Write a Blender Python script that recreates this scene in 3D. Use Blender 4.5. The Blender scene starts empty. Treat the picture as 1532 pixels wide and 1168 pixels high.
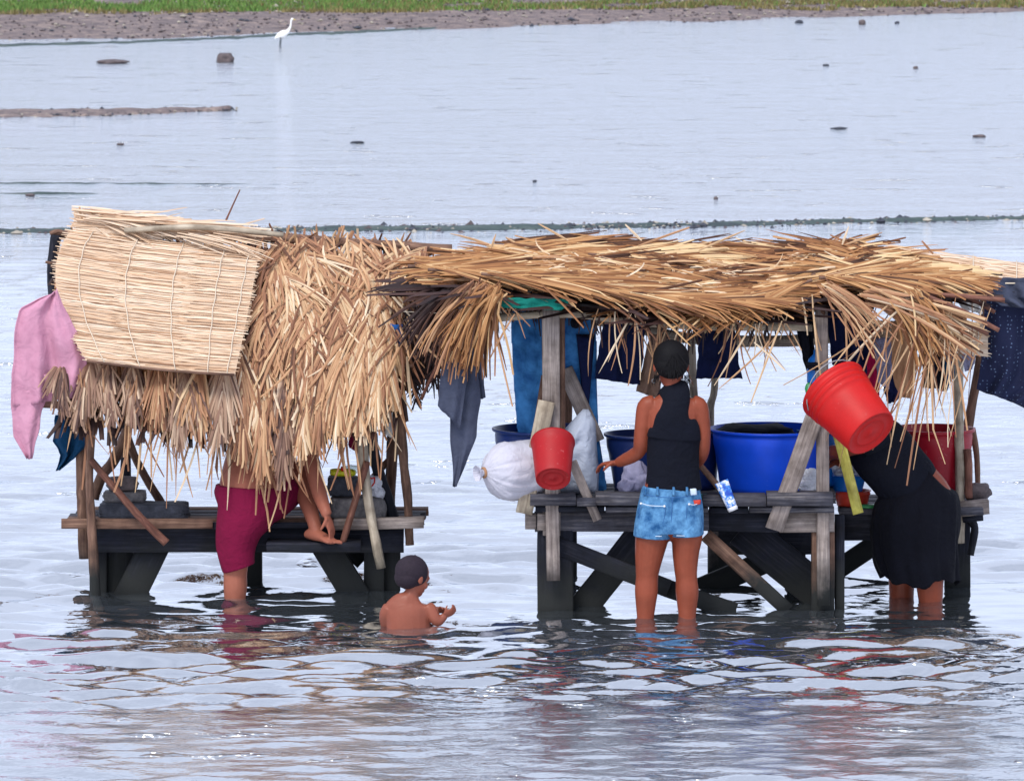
import bpy, math, random
import numpy as np
from mathutils import Vector, Matrix, noise as mnoise

C = bpy.context.scene.collection
R = math.radians
random.seed(7); rng = np.random.default_rng(7)

# ------------------------------------------------------------ camera
FPX = 8100.0; DIST = 27.0; CAMH = DIST*math.tan(R(8.0))
PITCH = R(8.0) - math.atan((915-584)/FPX)
cam = bpy.data.cameras.new('camera'); camo = bpy.data.objects.new('camera', cam); C.objects.link(camo)
camo.location = (0, -DIST, CAMH); camo.rotation_euler = (math.pi/2-PITCH, 0, 0)
cam.sensor_width = 36; cam.lens = FPX/1532*36; cam.clip_start = 0.5; cam.clip_end = 6000
cam.dof.use_dof = True; cam.dof.focus_distance = 27.4; cam.dof.aperture_fstop = 16
bpy.context.scene.camera = camo

# ------------------------------------------------------------ sky and sun (bright thin overcast)
SUN_EL, SUN_AZ = 52, 205     # azimuth measured clockwise from +Y
w = bpy.data.worlds.new('World'); bpy.context.scene.world = w; w.use_nodes = True
nt = w.node_tree; bg = nt.nodes['Background']; bg.inputs[1].default_value = 0.12
sky = nt.nodes.new('ShaderNodeTexSky'); sky.sky_type = 'NISHITA'; sky.sun_disc = False
sky.sun_elevation = R(SUN_EL); sky.sun_rotation = R(SUN_AZ); sky.air_density = 1.0; sky.dust_density = 2.0; sky.ozone_density = 1.5
mixn = nt.nodes.new('ShaderNodeMix'); mixn.data_type = 'RGBA'
tc = nt.nodes.new('ShaderNodeTexCoord'); mp = nt.nodes.new('ShaderNodeMapping'); mp.inputs['Scale'].default_value = (1, 1, 4)
cn = nt.nodes.new('ShaderNodeTexNoise'); cn.inputs['Scale'].default_value = 2.0; cn.inputs['Detail'].default_value = 6
cr = nt.nodes.new('ShaderNodeMapRange'); cr.inputs[1].default_value = .35; cr.inputs[2].default_value = .65; cr.inputs[3].default_value = .72; cr.inputs[4].default_value = .95
nt.links.new(tc.outputs['Generated'], mp.inputs[0]); nt.links.new(mp.outputs[0], cn.inputs[0]); nt.links.new(cn.outputs[0], cr.inputs[0])
nt.links.new(cr.outputs[0], mixn.inputs[0]); nt.links.new(sky.outputs[0], mixn.inputs[6])
mixn.inputs[7].default_value = (7.6, 8.3, 10.2, 1)      # cloud veil
nt.links.new(mixn.outputs[2], bg.inputs[0])
sl = bpy.data.lights.new('sun', 'SUN'); sl.energy = 2.1; sl.angle = R(22); sl.color = (1, .94, .85)
so = bpy.data.objects.new('sun', sl); C.objects.link(so)
sd = Vector((math.sin(R(SUN_AZ))*math.cos(R(SUN_EL)), math.cos(R(SUN_AZ))*math.cos(R(SUN_EL)), math.sin(R(SUN_EL))))
so.rotation_euler = (-sd).to_track_quat('-Z', 'Y').to_euler(); so.location = (0, 0, 20)
vs = bpy.context.scene.view_settings; vs.view_transform = 'Standard'; vs.look = 'None'; vs.exposure = 0.31; vs.gamma = 1
bpy.context.scene.cycles.max_bounces = 8; bpy.context.scene.cycles.use_denoising = True

# ------------------------------------------------------------ photo pixel + world depth -> point
CPI, SPI = math.cos(PITCH), math.sin(PITCH)
def P(u, v, Y=0.0):
    a = (u-766)/FPX; b = (584-v)/FPX
    dy = CPI + b*SPI; dz = -SPI + b*CPI
    t = (Y+DIST)/dy
    return Vector((a*t, Y, CAMH + dz*t))
def M(Y=0.0): return (Y+DIST)/FPX                        # metres per photo pixel at that depth
def XZ(u, Y, z): return Vector(((u-766)*(Y+DIST)/FPX/1.0, Y, z))

# ------------------------------------------------------------ materials
def srgb(r, g, b):
    f = lambda c: (c/255/12.92) if c/255 < .04045 else ((c/255+.055)/1.055)**2.4
    return (f(r), f(g), f(b), 1)
MATS = {}
def newmat(name):
    m = bpy.data.materials.new(name); m.use_nodes = True; MATS[name] = m
    return m, m.node_tree, m.node_tree.nodes['Principled BSDF']
def N(nt, kind, **kw):
    n = nt.nodes.new('ShaderNode'+kind)
    for k, v in kw.items(): setattr(n, k, v)
    return n
def ramp(nt, stops, interp='LINEAR'):
    n = N(nt, 'ValToRGB'); cr = n.color_ramp; cr.interpolation = interp
    while len(cr.elements) < len(stops): cr.elements.new(.5)
    for e, (p, c) in zip(cr.elements, stops): e.position = p; e.color = c
    return n
def mul(nt, a, b, fac=1, mode='MULTIPLY'):
    m = N(nt, 'Mix', data_type='RGBA', blend_type=mode); m.inputs[0].default_value = fac
    nt.links.new(a, m.inputs[6])
    if isinstance(b, tuple): m.inputs[7].default_value = b
    else: nt.links.new(b, m.inputs[7])
    return m.outputs[2]
def noise(nt, scale, detail=4, vec=None, rough=.6):
    n = N(nt, 'TexNoise'); n.inputs['Scale'].default_value = scale; n.inputs['Detail'].default_value = detail; n.inputs['Roughness'].default_value = rough
    if vec is not None: nt.links.new(vec, n.inputs['Vector'])
    return n.outputs[0]
def geo(nt): return N(nt, 'NewGeometry').outputs['Position']
def bump(nt, b, h, strength=.3, dist=.01):
    n = N(nt, 'Bump'); n.inputs['Strength'].default_value = strength; n.inputs['Distance'].default_value = dist
    nt.links.new(h, n.inputs['Height']); nt.links.new(n.outputs[0], b.inputs['Normal'])

def leaf_mat(name, stops, rough=.6):
    m, t, b = newmat(name)
    at = N(t, 'Attribute', attribute_name='rnd')
    rp = ramp(t, stops); t.links.new(at.outputs['Fac'], rp.inputs[0])
    uv = N(t, 'UVMap'); mpn = N(t, 'Mapping'); mpn.inputs['Scale'].default_value = (6, 220, 1); t.links.new(uv.outputs[0], mpn.inputs[0])
    n1 = noise(t, 1, 2, mpn.outputs[0]); r2 = ramp(t, [(.3, (.62, .6, .58, 1)), (.7, (1.15, 1.15, 1.15, 1))]); t.links.new(n1, r2.inputs[0])
    c = mul(t, rp.outputs[0], r2.outputs[0]); t.links.new(c, b.inputs['Base Color'])
    b.inputs['Roughness'].default_value = rough; b.inputs['Specular IOR Level'].default_value = .35
    out = t.nodes['Material Output']; tr = N(t, 'BsdfTranslucent'); t.links.new(c, tr.inputs[0])
    ms = N(t, 'MixShader'); ms.inputs[0].default_value = .18; t.links.new(b.outputs[0], ms.inputs[1]); t.links.new(tr.outputs[0], ms.inputs[2]); t.links.new(ms.outputs[0], out.inputs[0])
    return m
leaf_mat('palm_leaf', [(0, srgb(95, 62, 46)), (.18, srgb(140, 95, 70)), (.4, srgb(178, 130, 98)), (.62, srgb(205, 162, 122)), (.82, srgb(222, 190, 150)), (1, srgb(238, 216, 186))])
leaf_mat('palm_leaf_gold', [(0, srgb(74, 44, 28)), (.2, srgb(126, 80, 48)), (.45, srgb(170, 118, 74)), (.7, srgb(198, 150, 100)), (1, srgb(236, 206, 160))])
leaf_mat('palm_leaf_grey', [(0, srgb(84, 60, 56)), (.4, srgb(142, 108, 92)), (.7, srgb(184, 152, 128)), (1, srgb(220, 194, 168))])
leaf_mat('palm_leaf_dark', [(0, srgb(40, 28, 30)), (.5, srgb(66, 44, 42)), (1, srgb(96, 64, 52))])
leaf_mat('straw', [(0, srgb(168, 126, 96)), (.25, srgb(216, 180, 146)), (.6, srgb(238, 212, 184)), (1, srgb(250, 234, 214))], .5)

def wood_mat(name, c1, c2, c3, rough=.8, wet=True):
    m, t, b = newmat(name)
    uv = N(t, 'UVMap'); mpn = N(t, 'Mapping'); mpn.inputs['Scale'].default_value = (2.2, 42, 1); t.links.new(uv.outputs[0], mpn.inputs[0])
    n1 = noise(t, 1.6, 6, mpn.outputs[0], .7)
    rp = ramp(t, [(.28, c1), (.52, c2), (.75, c3)]); t.links.new(n1, rp.inputs[0])
    n2 = noise(t, 9, 5, geo(t)); r2 = ramp(t, [(.3, (.5, .47, .45, 1)), (.62, (1.1, 1.1, 1.1, 1))]); t.links.new(n2, r2.inputs[0])
    c = mul(t, rp.outputs[0], r2.outputs[0])
    if wet:   # wood standing in the tide stays wet and algae-dark to a ragged line
        sx = N(t, 'SeparateXYZ'); t.links.new(geo(t), sx.inputs[0])
        n3 = noise(t, 7, 4, geo(t)); ad = N(t, 'Math', operation='MULTIPLY_ADD'); t.links.new(n3, ad.inputs[0]); ad.inputs[1].default_value = -.35; t.links.new(sx.outputs[2], ad.inputs[2])
        mr = N(t, 'MapRange'); mr.inputs[1].default_value = -.08; mr.inputs[2].default_value = .12; t.links.new(ad.outputs[0], mr.inputs[0])
        mx = N(t, 'Mix', data_type='RGBA'); t.links.new(mr.outputs[0], mx.inputs[0]); mx.inputs[6].default_value = (.016, .018, .018, 1); t.links.new(c, mx.inputs[7]); c = mx.outputs[2]
    t.links.new(c, b.inputs['Base Color']); b.inputs['Roughness'].default_value = rough; b.inputs['Specular IOR Level'].default_value = .3
    bump(t, b, n1, .6, .004)
    return m
wood_mat('grey_wood', srgb(92, 82, 80), srgb(142, 132, 128), srgb(180, 168, 160))
wood_mat('brown_wood', srgb(70, 50, 44), srgb(118, 90, 76), srgb(160, 130, 108))
wood_mat('rust_wood', srgb(74, 46, 40), srgb(118, 78, 66), srgb(156, 118, 100))
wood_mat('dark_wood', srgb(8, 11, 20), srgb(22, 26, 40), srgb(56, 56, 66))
wood_mat('deck_wood', srgb(32, 34, 44), srgb(72, 72, 82), srgb(136, 132, 132), wet=False)
wood_mat('pale_wood', srgb(128, 116, 104), srgb(176, 164, 146), srgb(206, 196, 176))
wood_mat('yellow_wood', srgb(150, 140, 60), srgb(190, 184, 90), srgb(214, 208, 130))

def cloth_mat(name, col, var=.75, scale=7, rough=.9, col2=None, tr=0, wr=.4):
    m, t, b = newmat(name)
    n1 = noise(t, scale, 5, geo(t)); rp = ramp(t, [(.3, tuple(c*var for c in col[:3])+(1,)), (.7, col2 or col)]); t.links.new(n1, rp.inputs[0])
    t.links.new(rp.outputs[0], b.inputs['Base Color']); b.inputs['Roughness'].default_value = rough; b.inputs['Specular IOR Level'].default_value = .2
    nn = N(t, 'TexNoise'); nn.inputs['Scale'].default_value = 13; nn.inputs['Detail'].default_value = 4; nn.inputs['Distortion'].default_value = 1.6; t.links.new(geo(t), nn.inputs['Vector']); bump(t, b, nn.outputs[0], wr, .03)
    if tr:
        out = t.nodes['Material Output']; tl = N(t, 'BsdfTranslucent'); t.links.new(rp.outputs[0], tl.inputs[0])
        ms = N(t, 'MixShader'); ms.inputs[0].default_value = tr; t.links.new(b.outputs[0], ms.inputs[1]); t.links.new(tl.outputs[0], ms.inputs[2]); t.links.new(ms.outputs[0], out.inputs[0])
    return m
cloth_mat('pink_cloth', srgb(206, 146, 172), .9, scale=10, tr=.2, col2=srgb(218, 162, 186), wr=.35)
cloth_mat('teal_cloth', srgb(14, 66, 104), .6)
cloth_mat('grey_towel', srgb(70, 76, 96), .7, scale=12)
cloth_mat('denim', srgb(26, 88, 160), .62, scale=9, col2=srgb(70, 138, 200))
cloth_mat('denim_light', srgb(36, 96, 156), .6, scale=18, col2=srgb(104, 158, 202))
cloth_mat('black_cloth', srgb(10, 14, 28), .7)
cloth_mat('navy_cloth', srgb(16, 26, 66), .6)
cloth_mat('blue_cloth', srgb(34, 88, 160), .7)
cloth_mat('brown_cloth', srgb(132, 106, 92), .75)
cloth_mat('tan_cloth', srgb(172, 130, 98), .8)
cloth_mat('white_cloth', srgb(226, 224, 222), .9, tr=.15)
cloth_mat('mauve_cloth', srgb(150, 150, 182), .7, scale=14)
cloth_mat('maroon_cloth', srgb(118, 14, 56), .8)
cloth_mat('magenta_cloth', srgb(180, 16, 74), .75)
cloth_mat('skirt_cloth', srgb(7, 9, 22), .7)
cloth_mat('sack_cloth', srgb(206, 206, 220), .84, scale=5, tr=.12, wr=.4)
cloth_mat('pillow_cloth', srgb(184, 194, 214), .82, scale=4, wr=.35)
cloth_mat('green_tarp', srgb(20, 122, 110), .7)
cloth_mat('skin', srgb(142, 72, 52), .72, scale=7, rough=.42, wr=.12)
cloth_mat('skin_boy', srgb(142, 82, 66), .8, scale=9, rough=.4, wr=.12)
cloth_mat('skin_pale', srgb(158, 96, 78), .8, scale=9, rough=.5, wr=.12)
cloth_mat('hair', srgb(10, 9, 14), .6, scale=60, rough=.75, wr=.12)
cloth_mat('hair_boy', srgb(46, 38, 48), .7, scale=90, rough=.8, wr=.12)
# small pale dots on dark cloth
m, t, b = newmat('dotted_cloth')
vo = N(t, 'TexVoronoi', feature='F1'); vo.inputs['Scale'].default_value = 52; vo.inputs['Randomness'].default_value = .45
t.links.new(geo(t), vo.inputs['Vector']); rp = ramp(t, [(.14, srgb(96, 116, 150)), (.26, srgb(14, 24, 60))]); t.links.new(vo.outputs['Distance'], rp.inputs[0])
t.links.new(rp.outputs[0], b.inputs['Base Color']); b.inputs['Roughness'].default_value = .9

def plastic(name, col, rough=.38, scratch=.25):
    m, t, b = newmat(name)
    n1 = noise(t, 5, 6, geo(t)); rp = ramp(t, [(.35, tuple(c*.8 for c in col[:3])+(1,)), (.65, col)]); t.links.new(n1, rp.inputs[0])
    n2 = noise(t, 60, 2, geo(t)); r2 = ramp(t, [(.66, (0, 0, 0, 1)), (.76, (.25, .22, .22, 1))]); t.links.new(n2, r2.inputs[0])
    c = mul(t, rp.outputs[0], r2.outputs[0], scratch, 'ADD'); t.links.new(c, b.inputs['Base Color'])
    b.inputs['Roughness'].default_value = rough; b.inputs['Specular IOR Level'].default_value = .35
    return m
plastic('red_plastic', srgb(188, 10, 8), .55, .12); plastic('red_plastic_dull', srgb(164, 18, 26), .55, .3)
plastic('maroon_plastic', srgb(160, 18, 38)); plastic('blue_plastic', srgb(4, 72, 214), .45, .1); plastic('blue_plastic_dark', srgb(20, 50, 116))
plastic('navy_plastic', srgb(22, 40, 92)); plastic('cyan_plastic', srgb(20, 112, 204)); plastic('orange_plastic', srgb(206, 62, 44))
plastic('white_plastic', srgb(228, 230, 236)); plastic('yellow_plastic', srgb(206, 204, 40)); plastic('green_plastic', srgb(60, 150, 90))
plastic('pink_plastic', srgb(214, 40, 130)); plastic('metal', srgb(150, 150, 155)); plastic('teal_plastic', srgb(30, 120, 110))
m, t, b = newmat('thin_bag'); b.inputs['Base Color'].default_value = srgb(222, 226, 238); b.inputs['Roughness'].default_value = .3
n2 = noise(t, 30, 4, geo(t)); bump(t, b, n2, .9, .03); b.inputs['Transmission Weight'].default_value = .08
m, t, b = newmat('clear_plastic'); b.inputs['Base Color'].default_value = srgb(214, 226, 226); b.inputs['Roughness'].default_value = .12; b.inputs['Transmission Weight'].default_value = .75; b.inputs['IOR'].default_value = 1.2

def stone_mat(name, c1, c2, sc=14):
    m, t, b = newmat(name); n1 = noise(t, sc, 7, geo(t), .7); rp = ramp(t, [(.32, c1), (.66, c2)]); t.links.new(n1, rp.inputs[0])
    t.links.new(rp.outputs[0], b.inputs['Base Color']); b.inputs['Roughness'].default_value = .85; bump(t, b, n1, .7, .02); return m
stone_mat('stone', srgb(66, 66, 72), srgb(132, 128, 128)); stone_mat('dark_stone', srgb(30, 34, 44), srgb(72, 76, 88)); stone_mat('brown_stone', srgb(60, 54, 58), srgb(110, 98, 98))
stone_mat('pale_stone', srgb(110, 104, 98), srgb(190, 182, 166), 5)

# ------------------------------------------------------------ mesh builder
ORG = {}
class MB:
    def __init__(s): s.v = []; s.f = []; s.m = []; s.r = []; s.uv = []; s.cm = 0; s.cr = .5
    def vert(s, p): s.v.append((p[0], p[1], p[2])); s.r.append(s.cr); s.uv.append((0, 0)); return len(s.v)-1
    def vuv(s, p, uv): s.v.append((p[0], p[1], p[2])); s.r.append(s.cr); s.uv.append(uv); return len(s.v)-1
    def face(s, *ix): s.f.append(ix); s.m.append(s.cm)
    def build(s, name, mats, parent=None, smooth=True, loc=None):
        if isinstance(mats, str): mats = [mats]
        v = np.array(s.v, dtype=float).reshape(-1, 3)
        if parent is not None: o0 = np.array(ORG[parent.name_full])
        elif loc is not None: o0 = np.array(loc, dtype=float)
        else: o0 = np.array([(v[:, 0].min()+v[:, 0].max())/2, (v[:, 1].min()+v[:, 1].max())/2, v[:, 2].min()])
        me = bpy.data.meshes.new(name); me.from_pydata((v-o0).tolist(), [], s.f)
        for k in mats: me.materials.append(MATS[k])
        me.polygons.foreach_set('material_index', s.m)
        me.polygons.foreach_set('use_smooth', [smooth]*len(s.f))
        a = me.attributes.new('rnd', 'FLOAT', 'POINT'); a.data.foreach_set('value', s.r)
        ul = me.uv_layers.new(name='UVMap'); li = np.zeros(len(me.loops), dtype=np.int32); me.loops.foreach_get('vertex_index', li)
        ul.data.foreach_set('uv', np.array(s.uv)[li].ravel())
        me.update(); o = bpy.data.objects.new(name, me); C.objects.link(o)
        if parent is not None: o.parent = parent; ORG[o.name_full] = ORG[parent.name_full]
        else: o.location = o0; ORG[o.name_full] = tuple(o0)
        return o
def empty(name, loc):
    o = bpy.data.objects.new(name, None); C.objects.link(o); o.location = loc; o.empty_display_size = .1; ORG[o.name_full] = tuple(loc); return o
def tag(o, label=None, cat=None, group=None, kind=None):
    if label: o['label'] = label
    if cat: o['category'] = cat
    if group: o['group'] = group
    if kind: o['kind'] = kind
    return o

def frame(t, ref=None):
    ref = ref or Vector((0, 1, 0)); b = ref - t*ref.dot(t)
    if b.length < .15: ref = Vector((0, 0, 1)); b = ref - t*ref.dot(t)
    b.normalize(); return t.cross(b).normalized(), b
def catmull(pts, n):
    """resample a list of tuples smoothly, n steps per span"""
    p = [np.array(q, dtype=float) for q in pts]
    if len(p) < 3 or n < 2:
        return [tuple(q) for q in p] if n < 2 else [tuple(p[0]+(p[-1]-p[0])*k/n) for k in range(n+1)]
    out = []
    for i in range(len(p)-1):
        a, b_, c, d = p[max(i-1, 0)], p[i], p[i+1], p[min(i+2, len(p)-1)]
        for k in range(n):
            t = k/n; out.append(tuple(.5*(2*b_+(c-a)*t+(2*a-5*b_+4*c-d)*t*t+(3*b_-a-3*c+d)*t**3)))
    out.append(tuple(p[-1])); return out
def loft(mb, pts, sides=14, sm=4, ref=None, cap=True, rn=0):
    """pts: (x,y,z,rx,ry): elliptical sections swept along a smooth path"""
    q = catmull(pts, sm); n = len(q); rings = []; L = 0; ph = random.uniform(0, 9)
    for i, s in enumerate(q):
        c = Vector(s[:3]); a = Vector(q[max(i-1, 0)][:3]); b = Vector(q[min(i+1, n-1)][:3]); t = (b-a)
        t = t.normalized() if t.length > 1e-9 else Vector((0, 0, 1)); sx, sy = frame(t, ref)
        if i: L += (c-Vector(q[i-1][:3])).length
        rx, ry = max(s[3], 1e-4), max(s[4], 1e-4); ring = []
        for k in range(sides):
            an = 2*math.pi*k/sides; j = 1+(rn*mnoise.noise(Vector((math.cos(an)*1.3, math.sin(an)*1.3+ph, L*9+ph))) if rn else 0)
            ring.append(mb.vuv(c+sx*math.cos(an)*rx*j+sy*math.sin(an)*ry*j, (L, rx*2*math.pi*k/sides)))
        rings.append((ring, c, t, rx, ry, L))
    for (r1, *_), (r2, *_) in zip(rings, rings[1:]):
        for k in range(sides): mb.face(r1[k], r1[(k+1) % sides], r2[(k+1) % sides], r2[k])
    if cap:
        for (ring, c, t, rx, ry, L), s in ((rings[0], -1), (rings[-1], 1)):
            e = mb.vuv(c+t*s*min(rx, ry)*(.6 if cap == 2 else .04), (L, 0))
            for k in range(sides):
                if s < 0: mb.face(ring[(k+1) % sides], ring[k], e)
                else: mb.face(ring[k], ring[(k+1) % sides], e)
def pole(mb, pts, r, wob=.15, sides=9):
    pts = [tuple(p[:3]) for p in pts]
    if len(pts) == 2:
        a, b = np.array(pts[0]), np.array(pts[1]); j = np.linalg.norm(b-a)*.012
        pts = [tuple(a), tuple(a+(b-a)*.35+rng.normal(0, j, 3)), tuple(a+(b-a)*.7+rng.normal(0, j, 3)), tuple(b)]
    q = catmull(pts, 6); n = len(q)
    rr = [r[0]+(r[1]-r[0])*i/(n-1) if isinstance(r, tuple) else r for i in range(n)]
    loft(mb, [p+(x*(1+random.uniform(-.05, .05)), x) for p, x in zip(q, rr)], sides, 1, rn=wob)
def plank(mb, p0, p1, w, th, face=(0, -1, 0), jag=.06):
    """sawn board p0->p1 with slightly uneven edges and worn ends"""
    p0, p1 = Vector(p0), Vector(p1); ax = (p1-p0); L = ax.length; ax.normalize(); f = Vector(face); f = (f-ax*f.dot(ax)).normalized(); s = ax.cross(f)
    n = max(2, int(L/.09)); rings = []; ph = random.uniform(0, 50); be = min(.006, th*.2, w*.2)
    prof = [(-w/2, th/2-be), (-w/2+be, th/2), (w/2-be, th/2), (w/2, th/2-be), (w/2, -th/2+be), (w/2-be, -th/2), (-w/2+be, -th/2), (-w/2, -th/2+be)]
    uvs = [0, .006, w, w+.006, w+th, w+th+.006, 2*w+th, 2*w+th+.006]
    for i in range(n+1):
        t = i/n; c = p0+ax*L*t; ring = []
        for j, (a, b) in enumerate(prof):
            jj = mnoise.noise(Vector((t*L*3+ph, j//2*3.1, ph)))*jag*w*.5; k = 0
            if i in (0, n): k = mnoise.noise(Vector((j*2.3, ph, i)))*jag*w*.9
            ring.append(mb.vuv(c+s*(a+(jj if a > 0 else -jj))+f*(b+jj*.3)+ax*k, (t*L+ph, uvs[j]+ph)))
        rings.append(ring)
    for a, b in zip(rings, rings[1:]):
        for k in range(8): mb.face(a[k], b[k], b[(k+1) % 8], a[(k+1) % 8])
    mb.face(*rings[0]); mb.face(*rings[-1][::-1])
def lathe(mb, prof, c, ax, sides=40, up=None):
    """prof: (radius, height along axis)"""
    ax = Vector(ax).normalized(); sx, sy = frame(ax, up); c = Vector(c); rings = []
    for r, h in prof:
        rings.append([mb.vuv(c+ax*h+(sx*math.cos(2*math.pi*k/sides)+sy*math.sin(2*math.pi*k/sides))*r, (h, r*6.28*k/sides)) for k in range(sides)] if r > 1e-6 else [mb.vert(c+ax*h)])
    for a, b in zip(rings, rings[1:]):
        for k in range(sides):
            k2 = (k+1) % sides
            if len(a) == 1 and len(b) == 1: continue
            if len(a) == 1: mb.face(a[0], b[k2], b[k])
            elif len(b) == 1: mb.face(a[k], a[k2], b[0])
            else: mb.face(a[k], a[k2], b[k2], b[k])
def rock(mb, c, r, seed=0, rough=.25, sq=0, sub=3):
    """rounded irregular stone; sq>0 squares it towards a block"""
    import bmesh
    bm = bmesh.new(); bmesh.ops.create_icosphere(bm, subdivisions=sub, radius=1); off = len(mb.v)
    for v in bm.verts:
        p = v.co.normalized()
        if sq: k = max(abs(p.x), abs(p.y), abs(p.z)); p = p.lerp(p/k*.82, sq)
        d = 1+rough*mnoise.fractal(p*1.6+Vector((seed*3.7, seed, 0)), 1, 2, 4)
        mb.vert(Vector(c)+Vector((p.x*r[0], p.y*r[1], p.z*r[2]))*d)
    for f in bm.faces: mb.face(*[off+v.index for v in f.verts])
    bm.free()
def remesh(o, vox=.006, sm=4, fac=.5):
    m = o.modifiers.new('Remesh', 'REMESH'); m.mode = 'VOXEL'; m.voxel_size = vox; m.use_smooth_shade = True
    if sm: s = o.modifiers.new('Smooth', 'SMOOTH'); s.iterations = sm; s.factor = fac
    return o

# ------------------------------------------------------------ palm leaf strips
def blade(mb, p, d, L, wd, nrm, droop=.5, seg=5, curl=0):
    p = Vector(p); d = Vector(d).normalized(); nrm = Vector(nrm); prev = None; mb.cr = min(1, max(0, mb.base+random.gauss(0, .25))); blunt = random.random() < .55; kink = random.randrange(1, seg) if random.random() < .3 else -1
    side0 = d.cross(nrm).normalized(); tw = random.uniform(-.5, .5); uo = random.uniform(0, 30)
    for i in range(seg+1):
        t = i/seg; wdt = wd*(.55+.45*min(1, t*5))*(1-max(0, (t-.55)/.45)**1.6*(random.uniform(.2, .45) if blunt else random.uniform(.6, .95))) * .5
        sd_ = (side0+nrm*tw*t).normalized(); up = sd_.cross(d).normalized()
        a = mb.vuv(p-sd_*wdt, (t*L+uo, uo)); b = mb.vuv(p+up*wdt*.7, (t*L+uo, uo+wd/2)); c = mb.vuv(p+sd_*wdt, (t*L+uo, uo+wd))
        if prev: mb.face(prev[0], prev[1], b, a); mb.face(prev[1], prev[2], c, b)
        prev = (a, b, c)
        if i == kink: d = (d+side0*random.gauss(0, .35)+Vector((0, 0, -.2))).normalized()
        d = (d+Vector((0, 0, -1))*droop/seg+side0*curl/seg).normalized(); p = p+d*L/seg
def frond(name, parent, pts, leaf=.35, wd=.012, ang=(55, 20), nrm=(0, -1, .3), droop=.6, gap=.012, mats=('palm_leaf', 'brown_wood'), base=.5, rib=.009, sides=(-1, 1), lift=.1, label=None, tipfan=True):
    mb = MB(); mb.base = base; nrm = Vector(nrm).normalized(); q = [Vector(x) for x in catmull([tuple(p) for p in pts], 10)]
    cum = [0]
    for a, b in zip(q, q[1:]): cum.append(cum[-1]+(b-a).length)
    T = cum[-1]; mb.cm = 1
    loft(mb, [tuple(x)+(rib*(1-.75*c/T), rib*(1-.75*c/T)) for x, c in zip(q, cum)], 6, 1)
    mb.cm = 0; s = T*.04
    while s < T:
        i = max(k for k in range(len(cum)) if cum[k] <= s); i = min(i, len(q)-2); f = (s-cum[i])/(cum[i+1]-cum[i]); p = q[i].lerp(q[i+1], f); t = (q[i+1]-q[i]).normalized()
        sd_ = t.cross(nrm).normalized(); u = s/T; an = R(ang[0]+(ang[1]-ang[0])*u)
        for k in sides:
            a2 = an*random.uniform(.75, 1.25)
            d = t*math.cos(a2)+sd_*k*math.sin(a2)+nrm*random.uniform(-.05, lift)
            blade(mb, p+nrm*random.uniform(0, .012), d, leaf*(1-.35*abs(u-.35)-.25*u)*random.uniform(.75, 1.15), wd*random.uniform(.7, 1.25), nrm, droop*random.uniform(.6, 1.4), curl=random.uniform(-.25, .25))
        s += gap*random.uniform(.6, 1.4)
    o = mb.build(name, list(mats), parent)
    if label: o['label'] = label
    return o

# ------------------------------------------------------------ hanging cloth
def cloth(name, mat, left, right, Y, folds=3, amp=.02, rows=22, cols=36, label=None, cat=None, group=None, parent=None, th=.004, top_amp=.35, Y1=None, phase=0, rag=.006, round_top=False, tagit=True, back=None):
    """left/right: photo pixel polylines from top to bottom; folds run down the sheet"""
    def rs(pl, n):
        d = [0]
        for a, b in zip(pl, pl[1:]): d.append(d[-1]+math.hypot(b[0]-a[0], b[1]-a[1]))
        return [(np.interp(d[-1]*i/n, d, [p[0] for p in pl]), np.interp(d[-1]*i/n, d, [p[1] for p in pl])) for i in range(n+1)]
    Lp, Rp = rs(left, rows), rs(right, rows); mb = MB(); g = []; sd0 = random.uniform(0, 90)
    for j in range(rows+1):
        t = j/rows; row = []
        for i in range(cols+1):
            s = i/cols; u = Lp[j][0]*(1-s)+Rp[j][0]*s; v = Lp[j][1]*(1-s)+Rp[j][1]*s
            yy = Y+((Y1-Y)*t if Y1 is not None else 0); k = top_amp+(1-top_amp)*t
            ff = math.sin(2*math.pi*folds*(s+.06*math.sin(t*4+phase))+phase)+.45*math.sin(2*math.pi*folds*1.9*s+phase*2.3+t*1.3)
            yy += amp*k*ff + amp*.8*mnoise.noise(Vector((s*4, t*5, sd0)))
            p = P(u, v, yy)
            e = rag*mnoise.noise(Vector((s*9, t*9, sd0+5))); p.z += e; p.x += rag*1.5*mnoise.noise(Vector((t*6, sd0, s*3)))
            row.append(mb.vuv(p, (s, t)))
        g.append(row)
    for a, b in zip(g, g[1:]):
        for i in range(cols): mb.face(a[i], a[i+1], b[i+1], b[i])
    o = mb.build(name, mat, parent); m = o.modifiers.new('Solidify', 'SOLIDIFY'); m.thickness = th; m.offset = 0
    if tagit and parent is None: tag(o, label, cat, group)
    return o
WAVE_SLOPE = .235; WBUMP = .022; WIOR = 1.5
WCOL1 = (.06, .075, .085, 1); WCOL2 = (.09, .105, .12, 1)
# ============================================================ SETTING
def struct(o): o['kind'] = 'structure'; return o
# --- water
def axis(core0, core1, step, lo, hi, g):
    a = list(np.arange(core0, core1+1e-6, step)); s = step; x = core1
    while x < hi: s *= g; x += s; a.append(x)
    s = step; x = core0; pre = []
    while x > lo: s *= g; x -= s; pre.append(x)
    return np.array(pre[::-1]+a)
wx = axis(-4.2, 4.2, .04, -900, 900, 1.13); wy = axis(-6.2, 5.0, .026, -60, 900, 1.012)
gx, gy = np.meshgrid(wx, wy); h = np.zeros_like(gx); wr = np.random.default_rng(21)
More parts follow.
